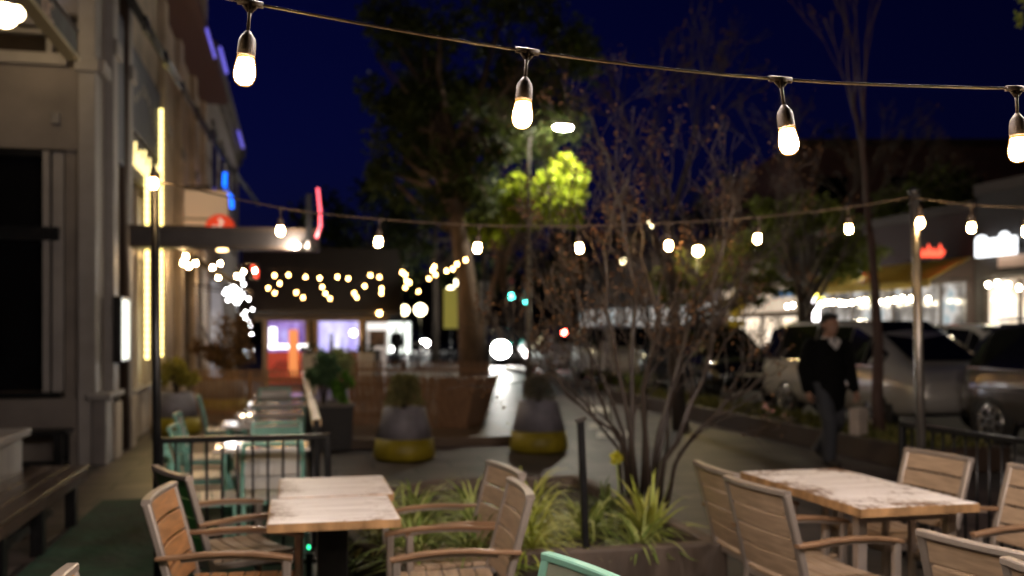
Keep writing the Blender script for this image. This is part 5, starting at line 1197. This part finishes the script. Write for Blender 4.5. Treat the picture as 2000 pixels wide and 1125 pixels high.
# ------------------------------------------------------------------ people
def remesh(mb, name, mat, parent, vox, it=3):
    o = mb.build('tmp', mat); r = o.modifiers.new('r', 'REMESH'); r.mode = 'VOXEL'; r.voxel_size = vox; r.use_smooth_shade = True
    s = o.modifiers.new('s', 'SMOOTH'); s.iterations = it; s.factor = .5
    me = bpy.data.meshes.new_from_object(o.evaluated_get(bpy.context.evaluated_depsgraph_get())); me.name = name
    n = bpy.data.objects.new(name, me); COL.objects.link(n); n.parent = parent
    if not me.materials: me.materials.append(mat)
    bpy.data.objects.remove(o); return n
SKIN = M('skin', (.34,.19,.13), .5, var=.12, scale=9, bump=.03)
def person(label, x, y, rz, top_m, leg_m, shirt_m, hair_m, shoe_m, skin=SKIN, group=None, detail=True):
    t = thing('person', label, 'person', (x, y, .006), rz, group)
    hipR, hipL = V((.095,0,.93)), V((-.095,0,.93))
    kR, aR = V((.10,.17,.52)), V((.10,.16,.10)); kL, aL = V((-.095,.03,.50)), V((-.09,-.26,.15))     # right leg swings forward
    sR, eR, wR = V((.185,-.01,1.42)), V((.235,-.07,1.14)), V((.24,.0,.88)); sL, eL, wL = V((-.185,0,1.42)), V((-.24,.02,1.14)), V((-.25,.09,.88))
    b = MB()
    b.cap((0,-.01,1.40),(0,.015,1.54),.062,.055); hc = V((0,.035,1.66))
    b.ball(hc+V((0,-.01,.03)),(.076,.096,.10),18,14); b.ball(hc+V((0,.025,-.05)),(.058,.062,.075),14,10); b.ball(hc+V((0,.055,-.095)),(.032,.03,.025),10,8)
    b.cap(hc+V((0,.085,.015)),hc+V((0,.108,-.03)),.009,.016,8)
    for s in (-1,1): b.ball(hc+V((s*.078,-.012,-.01)),(.01,.022,.032),8,6); b.ball(hc+V((s*.03,.078,.028)),(.02,.012,.01),8,6); b.ball(hc+V((s*.03,.078,.005)),(.013,.011,.011),8,6)
    b.ball(hc+V((0,.083,-.058)),(.024,.012,.008),8,6); b.ball(hc+V((0,.082,-.07)),(.02,.012,.008),8,6)
    b.ball((0,0,1.36),(.15,.09,.09),14,10); b.ball((0,0,1.15),(.13,.09,.22),14,10); b.ball((0,0,.95),(.14,.1,.12),14,10)
    for h, k, a in ((hipR,kR,aR),(hipL,kL,aL)):
        b.cap(h,k,.075,.05); b.cap(k,a,.05,.038); 
    for sh, e, w_, s in ((sR,eR,wR,1),(sL,eL,wL,-1)):
        b.cap(sh,e,.05,.038); b.cap(e,w_,.038,.026)
        d = (w_-e).normalized(); f_ = V((0,1,0)); palm = w_+d*.055; b.ball(palm, (.02,.04,.05), 10, 8)
        for k, ln in enumerate((.07,.08,.076,.06)):
            p0 = w_+d*.085+f_*(.03-.02*k); p1 = p0+d*ln*.55+V((-s*.008,0,0)); p2 = p1+d*ln*.3+V((-s*.03,0,0)); b.cap(p0,p1,.0095,.009,8); b.cap(p1,p2,.009,.0075,8)
        b.cap(w_+d*.035+f_*.03, w_+d*.075+f_*.062+V((-s*.012,0,0)), .011,.010,8); b.cap(w_+d*.075+f_*.062+V((-s*.012,0,0)), w_+d*.105+f_*.06+V((-s*.02,0,0)), .010,.008,8)
    remesh(b, 'body', skin, t, .0075)
    j = MB()
    j.cap((0,-.005,1.43),(0,-.005,1.2),.10,.12); j.ball((0,0,1.34),(.2,.125,.14),18,12); j.ball((0,0,1.12),(.205,.14,.28),18,12); j.ball((0,0,.86),(.2,.145,.2),18,12); j.cap((0,0,.95),(0,0,.74),.17,.165); j.ball((0,.0,1.44),(.15,.085,.06),14,8)
    for sh, e, w_ in ((sR,eR,wR),(sL,eL,wL)): j.cap(sh,e,.078,.066); j.cap(e,w_+(e-w_)*.02,.066,.05)
    remesh(j, 'jacket', top_m, t, .014, 4)
    l = MB()
    l.ball((0,0,.9),(.165,.12,.13),16,10)
    for h, k, a in ((hipR,kR,aR),(hipL,kL,aL)): l.cap(h,k,.098,.075); l.cap(k,a+V((0,0,-.02)),.073,.066)
    remesh(l, 'trousers', leg_m, t, .013, 4)
    c_ = MB(); c_.prism([(-.07,.0),(-.03,.05),(0,-.05),(.03,.05),(.07,0),(.0,-.10)], (0,.098,1.46), (1,0,0), (0,-.22,1), (0,1,0), .02); c_.lathe([(.066,.0),(.072,.035),(.066,.055)], (0,-.003,1.455), 16); c_.build('shirt_collar', shirt_m, t, fix=True)
    h_ = MB(); h_.ball(hc+V((0,-.025,.05)),(.085,.098,.098),18,12); h_.ball(hc+V((0,.05,.10)),(.062,.05,.035),12,8); h_.ball(hc+V((0,-.07,-.01)),(.07,.05,.07),12,8); remesh(h_, 'hair', hair_m, t, .012, 2)
    for a, pit in ((aR,0.0),(aL,-.5)):
        s_ = MB(); q = Matrix.Rotation(pit,3,'X'); s_.cap(a+q@V((0,-.05,-.055)), a+q@V((0,.15,-.07)), .042,.036); s_.cap(a+V((0,0,0)), a+q@V((0,.02,-.06)), .045,.045); remesh(s_, 'shoe', shoe_m, t, .011, 2)
    return t, wL
BLKC = M('black_wool', (.005,.005,.005), .95, var=.2, scale=30, bump=.2, spec=.1); JEAN = M('dark_jeans', (.035,.038,.046), .8, var=.2, scale=30, bump=.2); HAIR = M('black_hair', (.01,.008,.006), .5, var=.3, scale=30, bump=.3); SHIRT = M('pale_shirt', (.6,.57,.56), .7, var=.05, scale=9, bump=.05); SHOE = M('dark_shoe', (.02,.014,.012), .4, var=.2, scale=9, bump=.05)
MP = px(1617, 645, 11.7)
mn, wl = person('man in black jumper over white collar and jeans walking past the parked van', MP.x, MP.y, PI - .12 + .25, BLKC, JEAN, SHIRT, HAIR, SHOE)
mn.scale = (1.24, 1.15, 1.0)
bp = mn.matrix_basis @ (wl + V((-.03,.02,-.12)))
t = thing('paper_bag', 'pale paper carrier bag hanging from the walking man\'s hand', 'bag', bp, .5)
MB().prism([(-.11,-.42),(.11,-.42),(.12,-.1),(-.12,-.1)], (0,-.06,0), (1,0,0), (0,0,1), (0,1,0), .12).build('bag_body', M('kraft_white', (.45,.38,.32), .7, var=.25, scale=5, bump=.2), t, bevel=.008, fix=True)
MB().tube([(-.06,.0,-.1),(-.03,.0,.02),(.03,.0,.02),(.06,.0,-.1)], .006, 6).build('handle', M('cord_handle', (.3,.26,.2), .7), t)
FPp = px(774, 645, 44)
person('distant dark figure walking before the white backlit panel', FPp.x, FPp.y, -TH+.2, BLKC, BLKC, BLKC, HAIR, SHOE)

# ------------------------------------------------------------------ far end of the street
def far_tree(lb, x, y, Y, wx, hy, seed, n=2200):
    c, r = ell(x, y, Y, wx, hy); crown_tree('far_tree', lb, (c.x, c.y, 0), .2, [(c, r), (c+V((r[0]*.7, .5, -r[2]*.35)), (r[0]*.6, r[1]*.6, r[2]*.6)), (c+V((-r[0]*.7, .3, -r[2]*.4)), (r[0]*.6, r[1]*.6, r[2]*.6))], DKLEAF, n, .028*wx*Y/F+.22, seed, DBARK, 'dark trees closing the street')
for i, a in enumerate((('dark tree rising right behind the pavilion roof', 590, 480, 40, 90, 85), ('dark tree above the right end of pavilion', 730, 440, 42, 100, 120), ('dark tree behind the big evergreen', 850, 420, 50, 120, 160), ('dark tree behind the lamplit crown', 1030, 480, 60, 110, 120), ('dark tree far behind the left of the shrub', 1180, 500, 62, 110, 110), ('dark tree far behind the right of the shrub', 1330, 470, 60, 110, 110), ('dark tree far behind the cream shop', 1470, 440, 58, 120, 120), ('dark tree far behind the blue awning', 1620, 400, 56, 110, 130))):
    far_tree(*a, 200+i)
tag(MB().bb(-60,70,125,140,0,9).build('far_building', M('far_dark_render', (.05,.045,.045), .8, var=.2), None), 'long low dark building closing the far end of the street', 'building')
